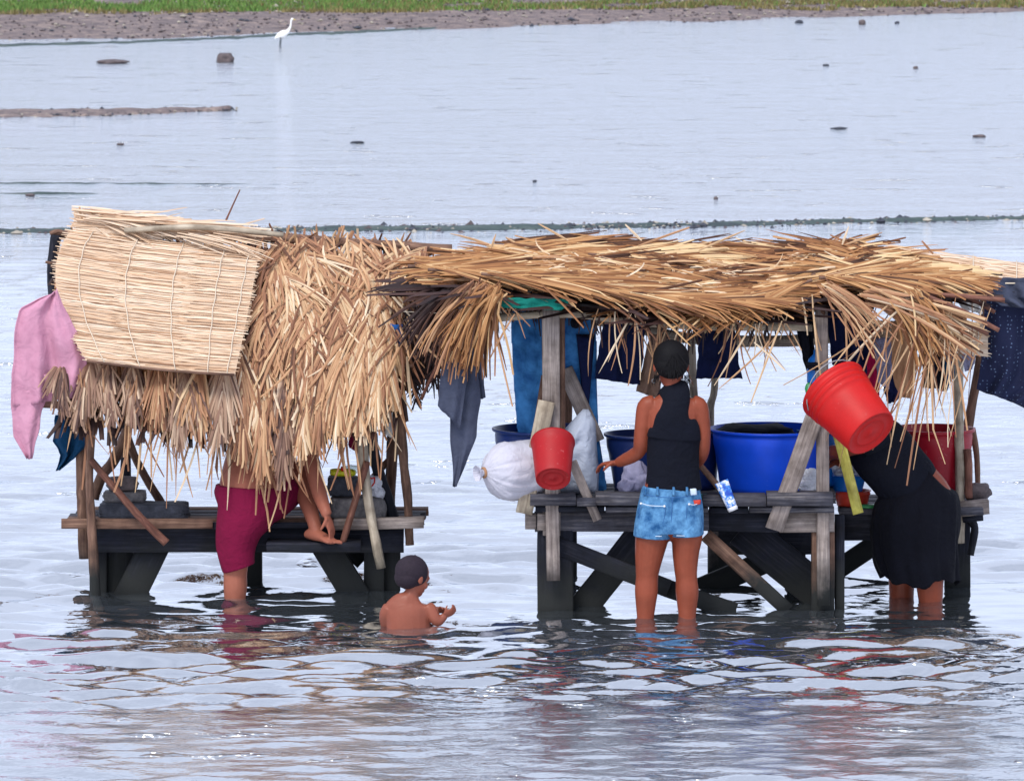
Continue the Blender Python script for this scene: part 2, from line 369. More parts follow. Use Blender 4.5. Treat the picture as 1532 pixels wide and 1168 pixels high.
# patchiness so that the ripples come in groups, calmer in some places
pat = np.zeros_like(gx)
for k in range(10):
    a = wr.uniform(0, 6.28); K = wr.uniform(.5, 2.6); pat += np.sin(K*(gx*math.cos(a)*.6+gy*math.sin(a))+wr.uniform(0, 6.28))
pat = np.clip(1+.22*pat, .25, 1.9)
NW = 74
frontw = np.clip((-1.5-gy)/1.4, 0, 1)
for k in range(NW):
    lam = .12*(4.4)**(wr.uniform(0, 1)); th = wr.normal(0, .34) + (math.pi if wr.random() < .5 else 0)
    K = 2*math.pi/lam; slope = WAVE_SLOPE*math.sqrt(2/NW)*(1.0 if lam > .2 else .8)
    A = slope/K
    dx, dy = math.sin(th), math.cos(th); ph = wr.uniform(0, 6.28)
    wob = .6*np.sin(gx*wr.uniform(.8, 2)+wr.uniform(0, 6)) + .5*np.sin(gy*wr.uniform(.8, 2)+wr.uniform(0, 6))
    arg = K*(gx*dx+gy*dy)+ph+wob*min(2.2, K*.08+.4)
    fade = np.clip((lam/3.2-.026*1.012**np.maximum(0, (gy-5)/.12))/.06+1, 0, 1)
    h += A*(np.sin(arg)+.22*np.sin(2*arg+1.2))*fade*((.6+2.2*frontw) if lam < .24 else (1.1+.35*frontw))
distf = 1/(1+np.maximum(0, gy-2)/6.0)
edge = np.clip((8-np.abs(gx))/2, 0, 1)*np.clip((gy+20)/8, 0, 1)
calm = 1-.15*np.clip((-3.2-gy)/1.6, 0, 1)
h *= pat*distf*edge*calm
# rings spreading from the people and posts standing in the water
for (cx, cy, A0, lm) in [(-.47, -.55, .006, .12), (-1.41, .45, .004, .13), (.72, -.15, .005, .12), (.93, -.15, .004, .11), (2.02, .45, .006, .13), (1.5, .1, .003, .1)]:
    rr = np.hypot(gx-cx, (gy-cy)); h += A0*np.sin(2*math.pi*rr/lm)*np.exp(-rr/.28)*np.clip(rr/.08, 0, 1)
ny, nx = gx.shape; idx = np.arange(nx*ny).reshape(ny, nx)
fc = np.stack([idx[:-1, :-1], idx[:-1, 1:], idx[1:, 1:], idx[1:, :-1]], -1).reshape(-1, 4)
me = bpy.data.meshes.new('water'); me.vertices.add(nx*ny); me.vertices.foreach_set('co', np.stack([gx, gy, h], -1).ravel())
me.loops.add(fc.size); me.loops.foreach_set('vertex_index', fc.ravel().astype(np.int32)); me.polygons.add(len(fc))
me.polygons.foreach_set('loop_start', np.arange(0, fc.size, 4, dtype=np.int32)); me.polygons.foreach_set('use_smooth', [True]*len(fc)); me.update(calc_edges=True)
m, t, b = newmat('water'); t.nodes.remove(b); out = t.nodes['Material Output']
pos = geo(t); mpn = N(t, 'Mapping'); mpn.inputs['Scale'].default_value = (4.6, 7.5, 1); t.links.new(pos, mpn.inputs[0])
n1 = noise(t, 1.0, 4, mpn.outputs[0], .55)
mp2 = N(t, 'Mapping'); mp2.inputs['Scale'].default_value = (.35, .8, 1); t.links.new(pos, mp2.inputs[0]); n0 = noise(t, 1.0, 3, mp2.outputs[0], .6)
mp3 = N(t, 'Mapping'); mp3.inputs['Scale'].default_value = (.9, 1.5, 1); mp3.inputs['Rotation'].default_value = (0, 0, .12); t.links.new(pos, mp3.inputs[0]); n3 = noise(t, 1.0, 5, mp3.outputs[0], .65)
rp3 = N(t, 'MapRange'); rp3.inputs[1].default_value = .62; rp3.inputs[2].default_value = .74; rp3.inputs[4].default_value = 7; t.links.new(n3, rp3.inputs[0])
ad0 = N(t, 'Math', operation='MULTIPLY_ADD'); t.links.new(n0, ad0.inputs[0]); ad0.inputs[1].default_value = 2.0; t.links.new(n1, ad0.inputs[2])
ad = N(t, 'Math', operation='ADD'); t.links.new(ad0.outputs[0], ad.inputs[0]); t.links.new(rp3.outputs[0], ad.inputs[1])
bp = N(t, 'Bump'); sxy = N(t, 'SeparateXYZ'); t.links.new(pos, sxy.inputs[0])
ba = N(t, 'MapRange'); ba.inputs[1].default_value = 1.0; ba.inputs[2].default_value = 6.0; t.links.new(sxy.outputs[1], ba.inputs[0])
bb = N(t, 'MapRange'); bb.inputs[1].default_value = -1.8; bb.inputs[2].default_value = -3.4; bb.inputs[4].default_value = .9; t.links.new(sxy.outputs[1], bb.inputs[0])
ba2 = N(t, 'MapRange'); ba2.inputs[1].default_value = 20; ba2.inputs[2].default_value = 60; ba2.inputs[4].default_value = 1.0; t.links.new(sxy.outputs[1], ba2.inputs[0])
bs0 = N(t, 'Math', operation='ADD'); t.links.new(ba.outputs[0], bs0.inputs[0]); t.links.new(ba2.outputs[0], bs0.inputs[1])
bs = N(t, 'Math', operation='ADD'); t.links.new(bs0.outputs[0], bs.inputs[0]); t.links.new(bb.outputs[0], bs.inputs[1]); bs2 = N(t, 'Math', operation='MULTIPLY_ADD'); t.links.new(bs.outputs[0], bs2.inputs[0]); bs2.inputs[1].default_value = .85; bs2.inputs[2].default_value = .15; bd = N(t, 'Math', operation='MULTIPLY'); bd.inputs[1].default_value = WBUMP; t.links.new(bs2.outputs[0], bd.inputs[0]); t.links.new(bd.outputs[0], bp.inputs['Distance'])
bp.inputs['Strength'].default_value = 1; t.links.new(ad.outputs[0], bp.inputs['Height'])
gl = N(t, 'BsdfGlossy'); gl.inputs['Roughness'].default_value = .035; gr = N(t, 'MapRange'); gr.inputs[1].default_value = 4; gr.inputs[2].default_value = 60; gr.inputs[3].default_value = .03; gr.inputs[4].default_value = .1; t.links.new(sxy.outputs[1], gr.inputs[0]); gf = N(t, 'MapRange'); gf.inputs[1].default_value = -1.7; gf.inputs[2].default_value = -3.6; gf.inputs[4].default_value = .17; t.links.new(sxy.outputs[1], gf.inputs[0]); ga = N(t, 'Math', operation='ADD'); t.links.new(gr.outputs[0], ga.inputs[0]); t.links.new(gf.outputs[0], ga.inputs[1]); t.links.new(ga.outputs[0], gl.inputs['Roughness']); gl.inputs['Color'].default_value = (.9, .92, .95, 1); t.links.new(bp.outputs[0], gl.inputs['Normal'])
df = N(t, 'BsdfDiffuse'); tp = N(t, 'BsdfTransparent'); tp.inputs[0].default_value = (.62, .6, .5, 1)
nm = noise(t, .5, 3, pos); rp = ramp(t, [(.3, WCOL1), (.7, WCOL2)]); t.links.new(nm, rp.inputs[0]); t.links.new(rp.outputs[0], df.inputs[0])
m1 = N(t, 'MixShader'); m1.inputs[0].default_value = .62; t.links.new(tp.outputs[0], m1.inputs[1]); t.links.new(df.outputs[0], m1.inputs[2])
fr = N(t, 'Fresnel'); fr.inputs[0].default_value = WIOR; t.links.new(bp.outputs[0], fr.inputs['Normal'])
pw = N(t, 'Math', operation='POWER'); pw.inputs[1].default_value = .55; t.links.new(fr.outputs[0], pw.inputs[0])
pw2 = N(t, 'Math', operation='MULTIPLY_ADD'); t.links.new(pw.outputs[0], pw2.inputs[0]); pw2.inputs[1].default_value = .58; pw2.inputs[2].default_value = .42
m2 = N(t, 'MixShader'); t.links.new(pw2.outputs[0], m2.inputs[0]); t.links.new(m1.outputs[0], m2.inputs[1]); t.links.new(gl.outputs[0], m2.inputs[2]); t.links.new(m2.outputs[0], out.inputs[0])
me.materials.append(m); wo = bpy.data.objects.new('water', me); C.objects.link(wo); struct(wo)
# --- river bed
mb = MB(); s = 900
for a in ((-s, -60), (s, -60), (s, 900), (-s, 900)): mb.vert((a[0], a[1], -.55))
mb.face(0, 1, 2, 3); stone_mat('bed', (.03, .028, .02, 1), (.07, .06, .045, 1), 2); struct(mb.build('river_bed', 'bed'))

# --- far shore: terrain rising gently behind a slanting waterline
def yshore(x):
    base = 92 + .93*x; return base + 1.2*mnoise.noise(Vector((x*.35, 3, 0))) + .5*mnoise.noise(Vector((x*1.3, 7, 0)))
def yshore_wide(x): return yshore(max(-40, min(40, x)))
def tz(x, y):
    d = y-yshore_wide(x); z = .03*d if d < 60 else 1.8+.006*(d-60)
    return z + (.06*mnoise.noise(Vector((x*.5, y*.4, 0)))+.02*mnoise.noise(Vector((x*2.3, y*2, 5))))*min(1, max(0, d/2+.3)) - .015
sx_ = axis(-16, 16, .22, -900, 900, 1.25); sy_ = axis(72, 150, .3, 66, 3000, 1.18)
mb = MB(); I = {}
for j, y in enumerate(sy_):
    for i, x in enumerate(sx_): I[i, j] = mb.vert((x, y, tz(x, y)))
for j in range(len(sy_)-1):
    for i in range(len(sx_)-1): mb.face(I[i, j], I[i+1, j], I[i+1, j+1], I[i, j+1])
m, t, b = newmat('mud'); n1 = noise(t, 3, 8, geo(t), .7); rp = ramp(t, [(.3, srgb(72, 64, 68)), (.5, srgb(122, 108, 106)), (.66, srgb(164, 146, 134))]); t.links.new(n1, rp.inputs[0])
n2 = noise(t, 20, 4, geo(t)); r2 = ramp(t, [(.35, (.6, .58, .6, 1)), (.65, (1.15, 1.12, 1.1, 1))]); t.links.new(n2, r2.inputs[0]); t.links.new(mul(t, rp.outputs[0], r2.outputs[0]), b.inputs['Base Color']); b.inputs['Roughness'].default_value = .8
bump(t, b, n2, .8, .08)
struct(mb.build('ground', 'mud'))
# grass band on the shore
stops = [(0, srgb(70, 104, 48)), (.5, srgb(108, 146, 70)), (1, srgb(144, 182, 96))]
leaf_mat('grass_leaf', stops, .7); leaf_mat('dry_grass', [(0, srgb(104, 92, 60)), (.5, srgb(134, 128, 80)), (1, srgb(178, 164, 116))], .8)
mb = MB()
for k in range(15000):
    x = random.uniform(-15, 17); f = (x+10.4)/22; d0 = 10.4-8.4*min(1, max(0, f)) ; d1 = d0+4.2-.6*f
    d = random.uniform(d0-.7, d1+.5)
    if mnoise.noise(Vector((x*.5, d*.9, 2))) < -.28+.3*abs((d-(d0+d1)/2)/((d1-d0)/2))**3 - (-.12 if f > .4 else .3): continue
    y = yshore_wide(x)+d; z = tz(x, y)
    mb.cm = 1 if random.random() < .1+.75*min(1, max(0, (f-.2)*2)) or d < d0 else 0
    for q in range(3):
        mb.base = .5; mb.cr = random.random(); a = random.uniform(0, 6.28); px, py = x+random.uniform(-.08, .08), y+random.uniform(-.08, .08); hh = random.uniform(.05, .13); ww = .022
        i0 = mb.vuv((px-ww*math.cos(a), py-ww*math.sin(a), z-.01), (0, 0)); i1 = mb.vuv((px+ww*math.cos(a), py+ww*math.sin(a), z-.01), (0, .02)); i2 = mb.vuv((px+random.uniform(-.05, .05), py+random.uniform(-.05, .05), z+hh), (.1, .01)); mb.face(i0, i1, i2)
tag(mb.build('grass', ['grass_leaf', 'dry_grass']), 'low green grass growing in a band along the far shore', 'grass', kind='stuff')
def pebbles(name, n, fn, sizes, mats, label):
    mb = MB(); pr = random.Random(5)
    ico = [(0, 0, 1), (.9, 0, .2), (.3, .85, .25), (-.75, .5, .2), (-.7, -.55, .2), (.3, -.85, .2), (0, 0, -.5)]
    for k in range(n):
        q = fn(pr)
        if q is None: continue
        x, y, z = q; s = pr.uniform(*sizes)*(2.2 if pr.random() < .06 else 1); a = pr.uniform(0, 6.28); fl = pr.uniform(.35, .8); off = len(mb.v); mb.cm = 0 if pr.random() < .6 else (1 if pr.random() < .6 else len(mats)-1)
        for (px, py, pz) in ico:
            k2 = pr.uniform(.75, 1.25); mb.vert((x+s*k2*(px*math.cos(a)-py*math.sin(a)*.8), y+s*k2*(px*math.sin(a)+py*math.cos(a)*.8), z+s*fl*pz*k2))
        for i in range(5): j = i % 5+1; j2 = (i+1) % 5+1; mb.face(off, off+j, off+j2); mb.face(off+6, off+j2, off+j)
    tag(mb.build(name, mats, smooth=False), label, 'pebbles', kind='stuff')
def fn(pr):
    x = pr.uniform(-15, 17); d = pr.uniform(0, 24)**1; y = yshore_wide(x)+d; return (x, y, tz(x, y)+.01)
pebbles('pebbles', 5200, fn, (.02, .06), ['brown_stone', 'pale_stone', 'dark_stone'], 'scattered pebbles and rubble over the muddy far shore')

# --- gravel and mud bars breaking the surface
def gpt(u, v): # photo pixel -> point on the water plane
    dep = PITCH+math.atan((v-584)/FPX); d = CAMH/math.tan(dep); return Vector(((u-766)/FPX*(d/math.cos(dep))*math.cos(dep-PITCH), d-DIST, 0))
m, t, b = newmat('algae'); n1 = noise(t, 2.2, 8, geo(t), .75); rp = ramp(t, [(.38, srgb(22, 38, 44)), (.55, srgb(50, 70, 66)), (.7, srgb(96, 100, 92))]); t.links.new(n1, rp.inputs[0]); t.links.new(rp.outputs[0], b.inputs['Base Color']); b.inputs['Roughness'].default_value = .75; bump(t, b, n1, .8, .05)
def bar(name, line, mat, hz, extend=0, seed=1, peb=0, mats=None, plabel=None):
    """line: (u, v_top, v_bottom) along the bar"""
    mb = MB(); q = catmull(line, 40); cols = []; m_ = 8
    for i, (u, v0, v1) in enumerate(q):
        jit = 1.6*mnoise.noise(Vector((u*.035, seed, 0)))+.8*mnoise.noise(Vector((u*.13, seed, 3))); wv = max(.2, (v1-v0))*(1+.35*mnoise.noise(Vector((u*.05, seed+9, 0)))); c = (v0+v1)/2+jit*min(1, wv/6)
        a, b_ = gpt(u, c+wv/2), gpt(u, c-wv/2); col = []
        for k in range(m_+1):
            p = a.lerp(b_, k/m_); e = math.sin(math.pi*k/m_); p.z = -.03+(hz+.03)*e*(1+.5*mnoise.noise(Vector((p.x*2, p.y*2, seed)))) - (.5*(.03+hz)*max(0, mnoise.noise(Vector((p.x*.8, p.y*2.5, seed+4)))+.1+i/len(q)*.5) if hz < .015 else 0); col.append(mb.vert(p))
        cols.append((col, a, b_))
    for (a, *_), (b2, *_) in zip(cols, cols[1:]):
        for k in range(m_): mb.face(a[k], b2[k], b2[k+1], a[k+1])
    struct(mb.build(name, mat))
    if peb:
        def f2(pr):
            c = cols[pr.randrange(len(cols))]; k = pr.random(); p = c[1].lerp(c[2], k); return (p.x+pr.uniform(-.1, .1), p.y, -.01+hz*.8*math.sin(math.pi*k))
        pebbles('pebbles', peb, f2, (.012, .035), mats or ['dark_stone', 'pale_stone', 'brown_stone'], plabel)
bar('gravel_bar', [(-120, 340, 351), (200, 341, 351), (420, 338, 349), (700, 335, 348), (1000, 331, 343), (1250, 327, 337), (1532, 322, 330), (1700, 320, 327)], 'algae', .018, seed=1, peb=1500, plabel='small stones along the dark weedy bar across the water')
bar('mud_spit', [(-120, 164, 178), (60, 163, 177), (180, 163, 174), (280, 163, 169), (345, 164.5, 166)], 'mud', .05, seed=4, peb=500, plabel='small stones on the mud spit at the left')
bar('dark_ripple_band', [(-120, 271, 277), (100, 271.5, 276.5), (260, 273, 276.5), (420, 275, 276.5)], 'algae', .012, seed=7)  # dark strip added in place of a dark band of ripples
bar('dark_ripple_line', [(-120, 288, 292), (60, 288, 291.5), (160, 289, 291)], 'algae', .01, seed=9)  # thinner strip, also standing in for dark ripples
bar('weed_edge', [(-60, 66, 73), (200, 60, 66), (420, 50, 56), (560, 44, 50), (700, 38, 41)], 'algae', .02, seed=12)

# --- stones lying in the far water
def stone(u, v, w_, h_, mat, label, seed, sq=0, group=None, name='rock'):
    w_ *= .8 if sq == 0 else 1; p = gpt(u, v); k = (p.y+DIST)/FPX; mb = MB(); hh = h_*k*.85
    rock(mb, (p.x, p.y, hh*.35), (w_*k*.5, w_*k*.45, hh*.75), seed, .3, sq); tag(mb.build(name, mat), label, 'rock', group)
stone(337, 93, 27, 15, 'brown_stone', 'dark squarish boulder standing in the water left of the egret', 3, .5)
stone(168, 95, 60, 6, 'brown_stone', 'long low flat rock barely above the water at the far left', 5)
g = 'small dark stones in the distant water'
for k, (u, v, w_, h_, l) in enumerate([(1196, 35, 16, 5, 'small dark low stone near the far shore, left of the jagged one'), (1290, 37, 14, 8, 'small jagged dark stone close to the far shore at right'), (1342, 36, 9, 4, 'tiny dark stone just right of the jagged one near the far shore'),
        (1370, 103, 10, 4, 'small brown stone in open water above the right end of the roof'), (1236, 99, 12, 3, 'flat brown stone in open water halfway along the right side'), (1071, 298, 8, 4, 'single small dark stone above the right roof near the weedy bar'),
        (535, 214, 26, 3, 'thin flat brown stone in open water above the left roof'), (180, 217, 15, 3, 'flat stone in the water under the mud spit'), (1255, 193, 30, 3, 'long thin flat stone in mid water at right'), (1465, 205, 24, 4, 'flat brown stone in mid water near the right edge'),
        (860, 34, 8, 4, 'tiny stone off the far shore above the middle of the right roof'), (45, 293, 18, 4, 'flat dark stone at the left end of the dark ripple line'), (800, 272, 8, 3, 'small stone in the water above the left end of the right roof')]):
    stone(u, v, w_, h_, 'brown_stone' if k % 2 else 'dark_stone', l, 20+k, group=g)

# --- egret
p0 = gpt(418, 71); k = (p0.y+DIST)/FPX; Y = p0.y
m_, t_, b_ = newmat('feather'); b_.inputs['Base Color'].default_value = srgb(238, 238, 236); b_.inputs['Roughness'].default_value = .8
m_, t_, b_ = newmat('beak'); b_.inputs['Base Color'].default_value = srgb(196, 172, 70)
m_, t_, b_ = newmat('bird_leg'); b_.inputs['Base Color'].default_value = srgb(46, 56, 60)
eg = empty('egret', p0); tag(eg, 'white long-necked egret standing in shallow water by the far shore', 'bird')
def PB(u, v, r, r2=None, dy=0): q = P(u, v, Y+dy); return (q.x, q.y, q.z, r*k, (r2 or r)*k)
mb = MB()
loft(mb, [PB(410, 58.5, .4), PB(413, 56.5, 2), PB(418, 53.8, 4.6, 4), PB(424, 51, 5.4, 4.6), PB(429, 48.5, 3.6, 3.4), PB(432, 45, 2.3, 2), PB(434.4, 40, 1.5), PB(435.2, 35, 1.3), PB(435.7, 31, 1.35), PB(437, 28.8, 1.9, 1.6), PB(438.8, 28.8, 1.3)], 12, 4)
bo = mb.build('body', 'feather', eg); remesh(bo, .012, 3)
mb = MB(); loft(mb, [PB(438, 29, 1, .9), PB(440, 29.6, .7), PB(443, 30.6, .15)], 8, 2); mb.build('beak', 'beak', eg)
for du, dy in ((0, -.04), (1.6, .05)):
    mb = MB(); loft(mb, [PB(419.5+du, 56, .8, None, dy), PB(419+du, 61, .55, None, dy), PB(418.6+du, 64, .7, None, dy), PB(418.3+du, 74, .5, None, dy)], 7, 2); mb.build('leg', 'bird_leg', eg)
# ============================================================ THE TWO HUTS
def pk(mb, u0, v0, u1, v1, wpx, Y, th=.03, Y1=None, face=(0, -1, 0)):
    Y1 = Y if Y1 is None else Y1
    plank(mb, P(u0, v0, Y), P(u1, v1, Y1), wpx*M(Y), th, face)
def part(fn, name, mat, parent, label=None):
    mb = MB(); fn(mb); o = mb.build(name, mat, parent)
    if label: o['label'] = label
    return o
def ppole(name, mat, parent, pts, rpx, label=None, wob=.2):
    """pts: (u,v,Y)"""
    mb = MB(); Ym = pts[0][2]
    r = tuple(x*M(Ym) for x in rpx) if isinstance(rpx, tuple) else rpx*M(Ym)
    pole(mb, [P(*p) for p in pts], r, wob); return mb.build(name, mat, parent) if not label else tag(mb.build(name, mat, parent), label)

# ---------------------------------------------------------------- left hut
LZ = P(300, 776, .6).z      # deck top
LH = empty('washing_hut', P(360, 895, .6)); tag(LH, 'left washing hut with steep shaggy palm thatch and a low plank deck on dark posts', 'hut')
# under-structure
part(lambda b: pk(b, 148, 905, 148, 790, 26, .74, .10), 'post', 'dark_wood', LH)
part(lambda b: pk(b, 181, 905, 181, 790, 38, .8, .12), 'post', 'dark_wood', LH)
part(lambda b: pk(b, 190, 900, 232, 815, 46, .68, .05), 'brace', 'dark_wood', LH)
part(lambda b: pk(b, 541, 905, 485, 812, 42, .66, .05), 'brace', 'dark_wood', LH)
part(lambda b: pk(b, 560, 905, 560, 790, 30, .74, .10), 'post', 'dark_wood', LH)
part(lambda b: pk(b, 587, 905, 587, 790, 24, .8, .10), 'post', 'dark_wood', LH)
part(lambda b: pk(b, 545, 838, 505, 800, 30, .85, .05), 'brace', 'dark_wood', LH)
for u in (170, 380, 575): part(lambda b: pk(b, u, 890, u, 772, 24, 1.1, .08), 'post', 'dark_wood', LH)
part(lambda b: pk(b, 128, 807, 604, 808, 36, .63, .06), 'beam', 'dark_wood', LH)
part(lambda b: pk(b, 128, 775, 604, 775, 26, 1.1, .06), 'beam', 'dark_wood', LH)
# deck boards run along the hut, back to front
bz = LZ-.018; y = 1.86; k = 0
ends = [(116, 640), (110, 636), (100, 628), (96, 634)]
for k, (a, c) in enumerate(ends):
    y = 1.06-.128*k; mb = MB(); plank(mb, XZ(a, y, bz+random.uniform(-.003, .003)), XZ(c, y, bz+random.uniform(-.003, .003)), .118, .036, (0, 0, 1)); mb.build('deck_board', 'deck_wood' if k % 3 else 'brown_wood', LH)
part(lambda b: pk(b, 92, 783, 318, 783, 15, .53, .035), 'fascia_board', 'brown_wood', LH)
part(lambda b: pk(b, 500, 784, 634, 781, 17, .53, .05), 'fascia_board', 'grey_wood', LH)
part(lambda b: pk(b, 318, 786, 500, 786, 10, .55, .03), 'fascia_board', 'dark_wood', LH)
part(lambda b: pk(b, 400, 815, 540, 815, 14, .50, .2), 'foot_ledge', 'dark_wood', LH)
# poles carrying the roof
ppole('pole', 'brown_wood', LH, [(118, 610, .62), (121, 700, .62), (124, 770, .62), (126, 835, .62)], (8, 9))
ppole('pole', 'brown_wood', LH, [(140, 625, .48), (134, 700, .48), (137, 790, .48), (144, 905, .48)], (5.5, 8))
ppole('pole', 'rust_wood', LH, [(136, 688, .44), (176, 735, .44), (218, 782, .44), (249, 812, .44)], (5, 7), 'reddish brown pole slanting down across the left posts')
ppole('pole', 'brown_wood', LH, [(140, 745, 1.0), (153, 710, 1.0), (170, 690, 1.05), (190, 645, 1.1)], (9, 8))
ppole('pole', 'dark_wood', LH, [(187, 350, 1.25), (188, 560, 1.25), (188, 713, 1.25), (188, 870, 1.25)], (8, 8))
ppole('pole', 'brown_wood', LH, [(186, 640, 1.15), (205, 690, 1.15), (242, 753, 1.15)], (6, 7))
ppole('pole', 'pale_wood', LH, [(541, 600, .5), (544, 690, .5), (553, 760, .48), (570, 850, .46)], (9, 7))
ppole('pole', 'rust_wood', LH, [(549, 690, .46), (534, 740, .45), (512, 814, .44)], (6, 5))
ppole('pole', 'dark_wood', LH, [(555, 640, .7), (562, 690, .7), (578, 740, .7), (588, 776, .7)], (8, 10))
ppole('pole', 'brown_wood', LH, [(592, 560, 1.1), (590, 640, 1.1), (586, 700, 1.1), (583, 765, 1.1)], (8, 7))
ppole('pole', 'brown_wood', LH, [(600, 614, .62), (603, 680, .62), (609, 740, .62), (613, 815, .62)], (7, 6.5))
ppole('pole', 'brown_wood', LH, [(604, 665, 1.2), (580, 690, 1.15), (556, 716, 1.1)], (5, 5))
ppole('pole', 'dark_wood', LH, [(592, 360, 1.3), (588, 600, 1.3), (584, 720, 1.3), (583, 870, 1.3)], (7, 8))
# roof frame
RT, RB = 1.25, .38      # depth of ridge and eave
ppole('ridge_pole', 'brown_wood', LH, [(78, 352, RT), (300, 352, RT), (500, 362, RT), (676, 374, RT)], (7, 8))
ppole('eave_pole', 'brown_wood', LH, [(60, 604, RB+.12), (300, 612, RB+.12), (590, 612, RB+.12)], (6, 6))
ppole('purlin', 'brown_wood', LH, [(78, 396, 1.12), (300, 470, .85), (560, 470, .85)], (5, 5))
ppole('pole', 'dark_wood', LH, [(84, 352, 1.2), (78, 400, 1.18), (80, 442, 1.15), (96, 600, .62)], (8, 8))
ppole('pole', 'brown_wood', LH, [(545, 421, .95), (600, 408, .92), (660, 398, .9), (700, 386, .9)], (3.5, 3))
ppole('pole', 'brown_wood', LH, [(566, 434, .8), (620, 432, .8), (700, 430, .8)], (4, 4))
ppole('pole', 'brown_wood', LH, [(572, 546, .5), (600, 547, .5), (617, 547, .5)], (3, 3))
ppole('twig', 'rust_wood', LH, [(338, 330, 1.2), (347, 310, 1.2), (359, 284, 1.2)], (1.6, 1))
ppole('twig', 'brown_wood', LH, [(75, 350, 1.2), (88, 346, 1.2), (102, 352, 1.2)], (4, 3))
ppole('twig', 'brown_wood', LH, [(68, 392, 1.1), (82, 394, 1.1), (96, 390, 1.1)], (2, 2))
# slope surface of the roof: s 0..1 along u, t 0 ridge..1 eave
def LS(u, t):
    vt = np.interp(u, [60, 110, 420, 640], [338, 338, 352, 372]); vb = np.interp(u, [60, 110, 340, 420, 500, 590, 640], [590, 600, 612, 620, 600, 590, 500])
    Yv = RT+(RB-RT)*t; return P(u, vt+(vb-vt)*t, Yv-.05*math.sin(math.pi*t))
LN = (P(300, 340, RT)-P(300, 600, RB)).normalized().cross(Vector((1, 0, 0))); LN = LN if LN.y < 0 else -LN
def LDIR(t=0): return (LS(300, min(1, t+.1))-LS(300, t)).normalized()
# thatch bed: dense under-layer of hanging strips
mb = MB(); mb.base = .45
for k in range(1500):
    u = random.uniform(90, 612); t = random.uniform(0.02, .9)
    if u < 110 and t < .5: continue
    p = LS(u, t)-LN*random.uniform(.0, .03)
    d = LDIR(t)+Vector((random.gauss(0, .28), 0, 0)); blade(mb, p, d, random.uniform(.18, .36)*(1 if t < .8 else .8), .016*random.uniform(.7, 1.2), LN, .5 if t > .7 else .1, 4, random.gauss(0, .2))
# back slope
for k in range(700):
    u = random.uniform(100, 640); t = random.uniform(0, .8); a = LS(u, 0); p = a+Vector((0, .75*t, -.75*t)); blade(mb, p, (random.gauss(0, .25), .7, -.7), random.uniform(.2, .35), .016, (0, .7, .7), .1, 4)
mb.build('thatch', 'palm_leaf', LH)
# solid shade under the strips: a crossed lattice of split ribs
mb = MB()
for k in range(16): u = 100+k*33; pole(mb, [LS(u, 0)-LN*.05, LS(u+random.uniform(-8, 8), .5)-LN*.05, LS(u+random.uniform(-10, 10), .98)-LN*.05], .009, .1, 6)
for k in range(7): t = .1+k*.135; pole(mb, [LS(100, t)-LN*.06, LS(350, t+.01)-LN*.06, LS(600, t)-LN*.06], .008, .1, 6)
tag(mb.build('roof_lattice', 'brown_wood', LH), kind='stuff')
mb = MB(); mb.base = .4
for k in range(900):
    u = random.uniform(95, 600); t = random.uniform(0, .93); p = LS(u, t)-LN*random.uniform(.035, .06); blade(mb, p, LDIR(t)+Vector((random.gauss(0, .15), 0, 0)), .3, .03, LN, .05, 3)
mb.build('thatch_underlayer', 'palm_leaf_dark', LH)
# fronds in tiers, ribs running down the slope
def lfrond(u0, t0, u1, t1, leaf, base, mat='palm_leaf', ang=(28, 8), off=.03, droop=.4, gap=.0095, sides=(-1, 1), wd=.0135, extra=0):
    a, b_ = LS(u0, t0)+LN*off, LS(u1, min(1, t1))+LN*(off+.02)
    if t1 > 1: b_ = b_+Vector((0, -.02, -(t1-1)*.95))
    mid = (a+b_)/2+LN*.03+Vector((random.uniform(-.03, .03), 0, 0))
    frond('palm_frond', LH, [a, mid, b_], leaf, wd, ang, LN, droop, gap, (mat, 'rust_wood'), base, .007, sides)
# top tier (behind) right of the mat
for (u0, t0, u1, t1, lf, bs) in [(420, .03, 408, .42, .34, .5), (450, .02, 462, .40, .36, .6), (486, .0, 478, .42, .36, .55), (520, .0, 530, .44, .36, .62), (556, .02, 548, .42, .34, .6), (590, .03, 592, .45, .32, .45), (436, .1, 500, .3, .34, .7), (612, .02, 560, .3, .32, .66), (640, .03, 604, .3, .28, .5)]:
    lfrond(u0, t0, u1, t1, lf, bs)
for (u0, t0, u1, t1, lf, bs) in [(400, .3, 396, .78, .36, .42), (430, .33, 440, .78, .38, .6), (470, .34, 462, .8, .38, .68), (506, .3, 505, .8, .38, .5), (540, .33, 532, .8, .36, .62), (572, .3, 560, .78, .36, .7), (412, .22, 470, .5, .34, .74)]:
    lfrond(u0, t0, u1, t1, lf, bs, off=.05)
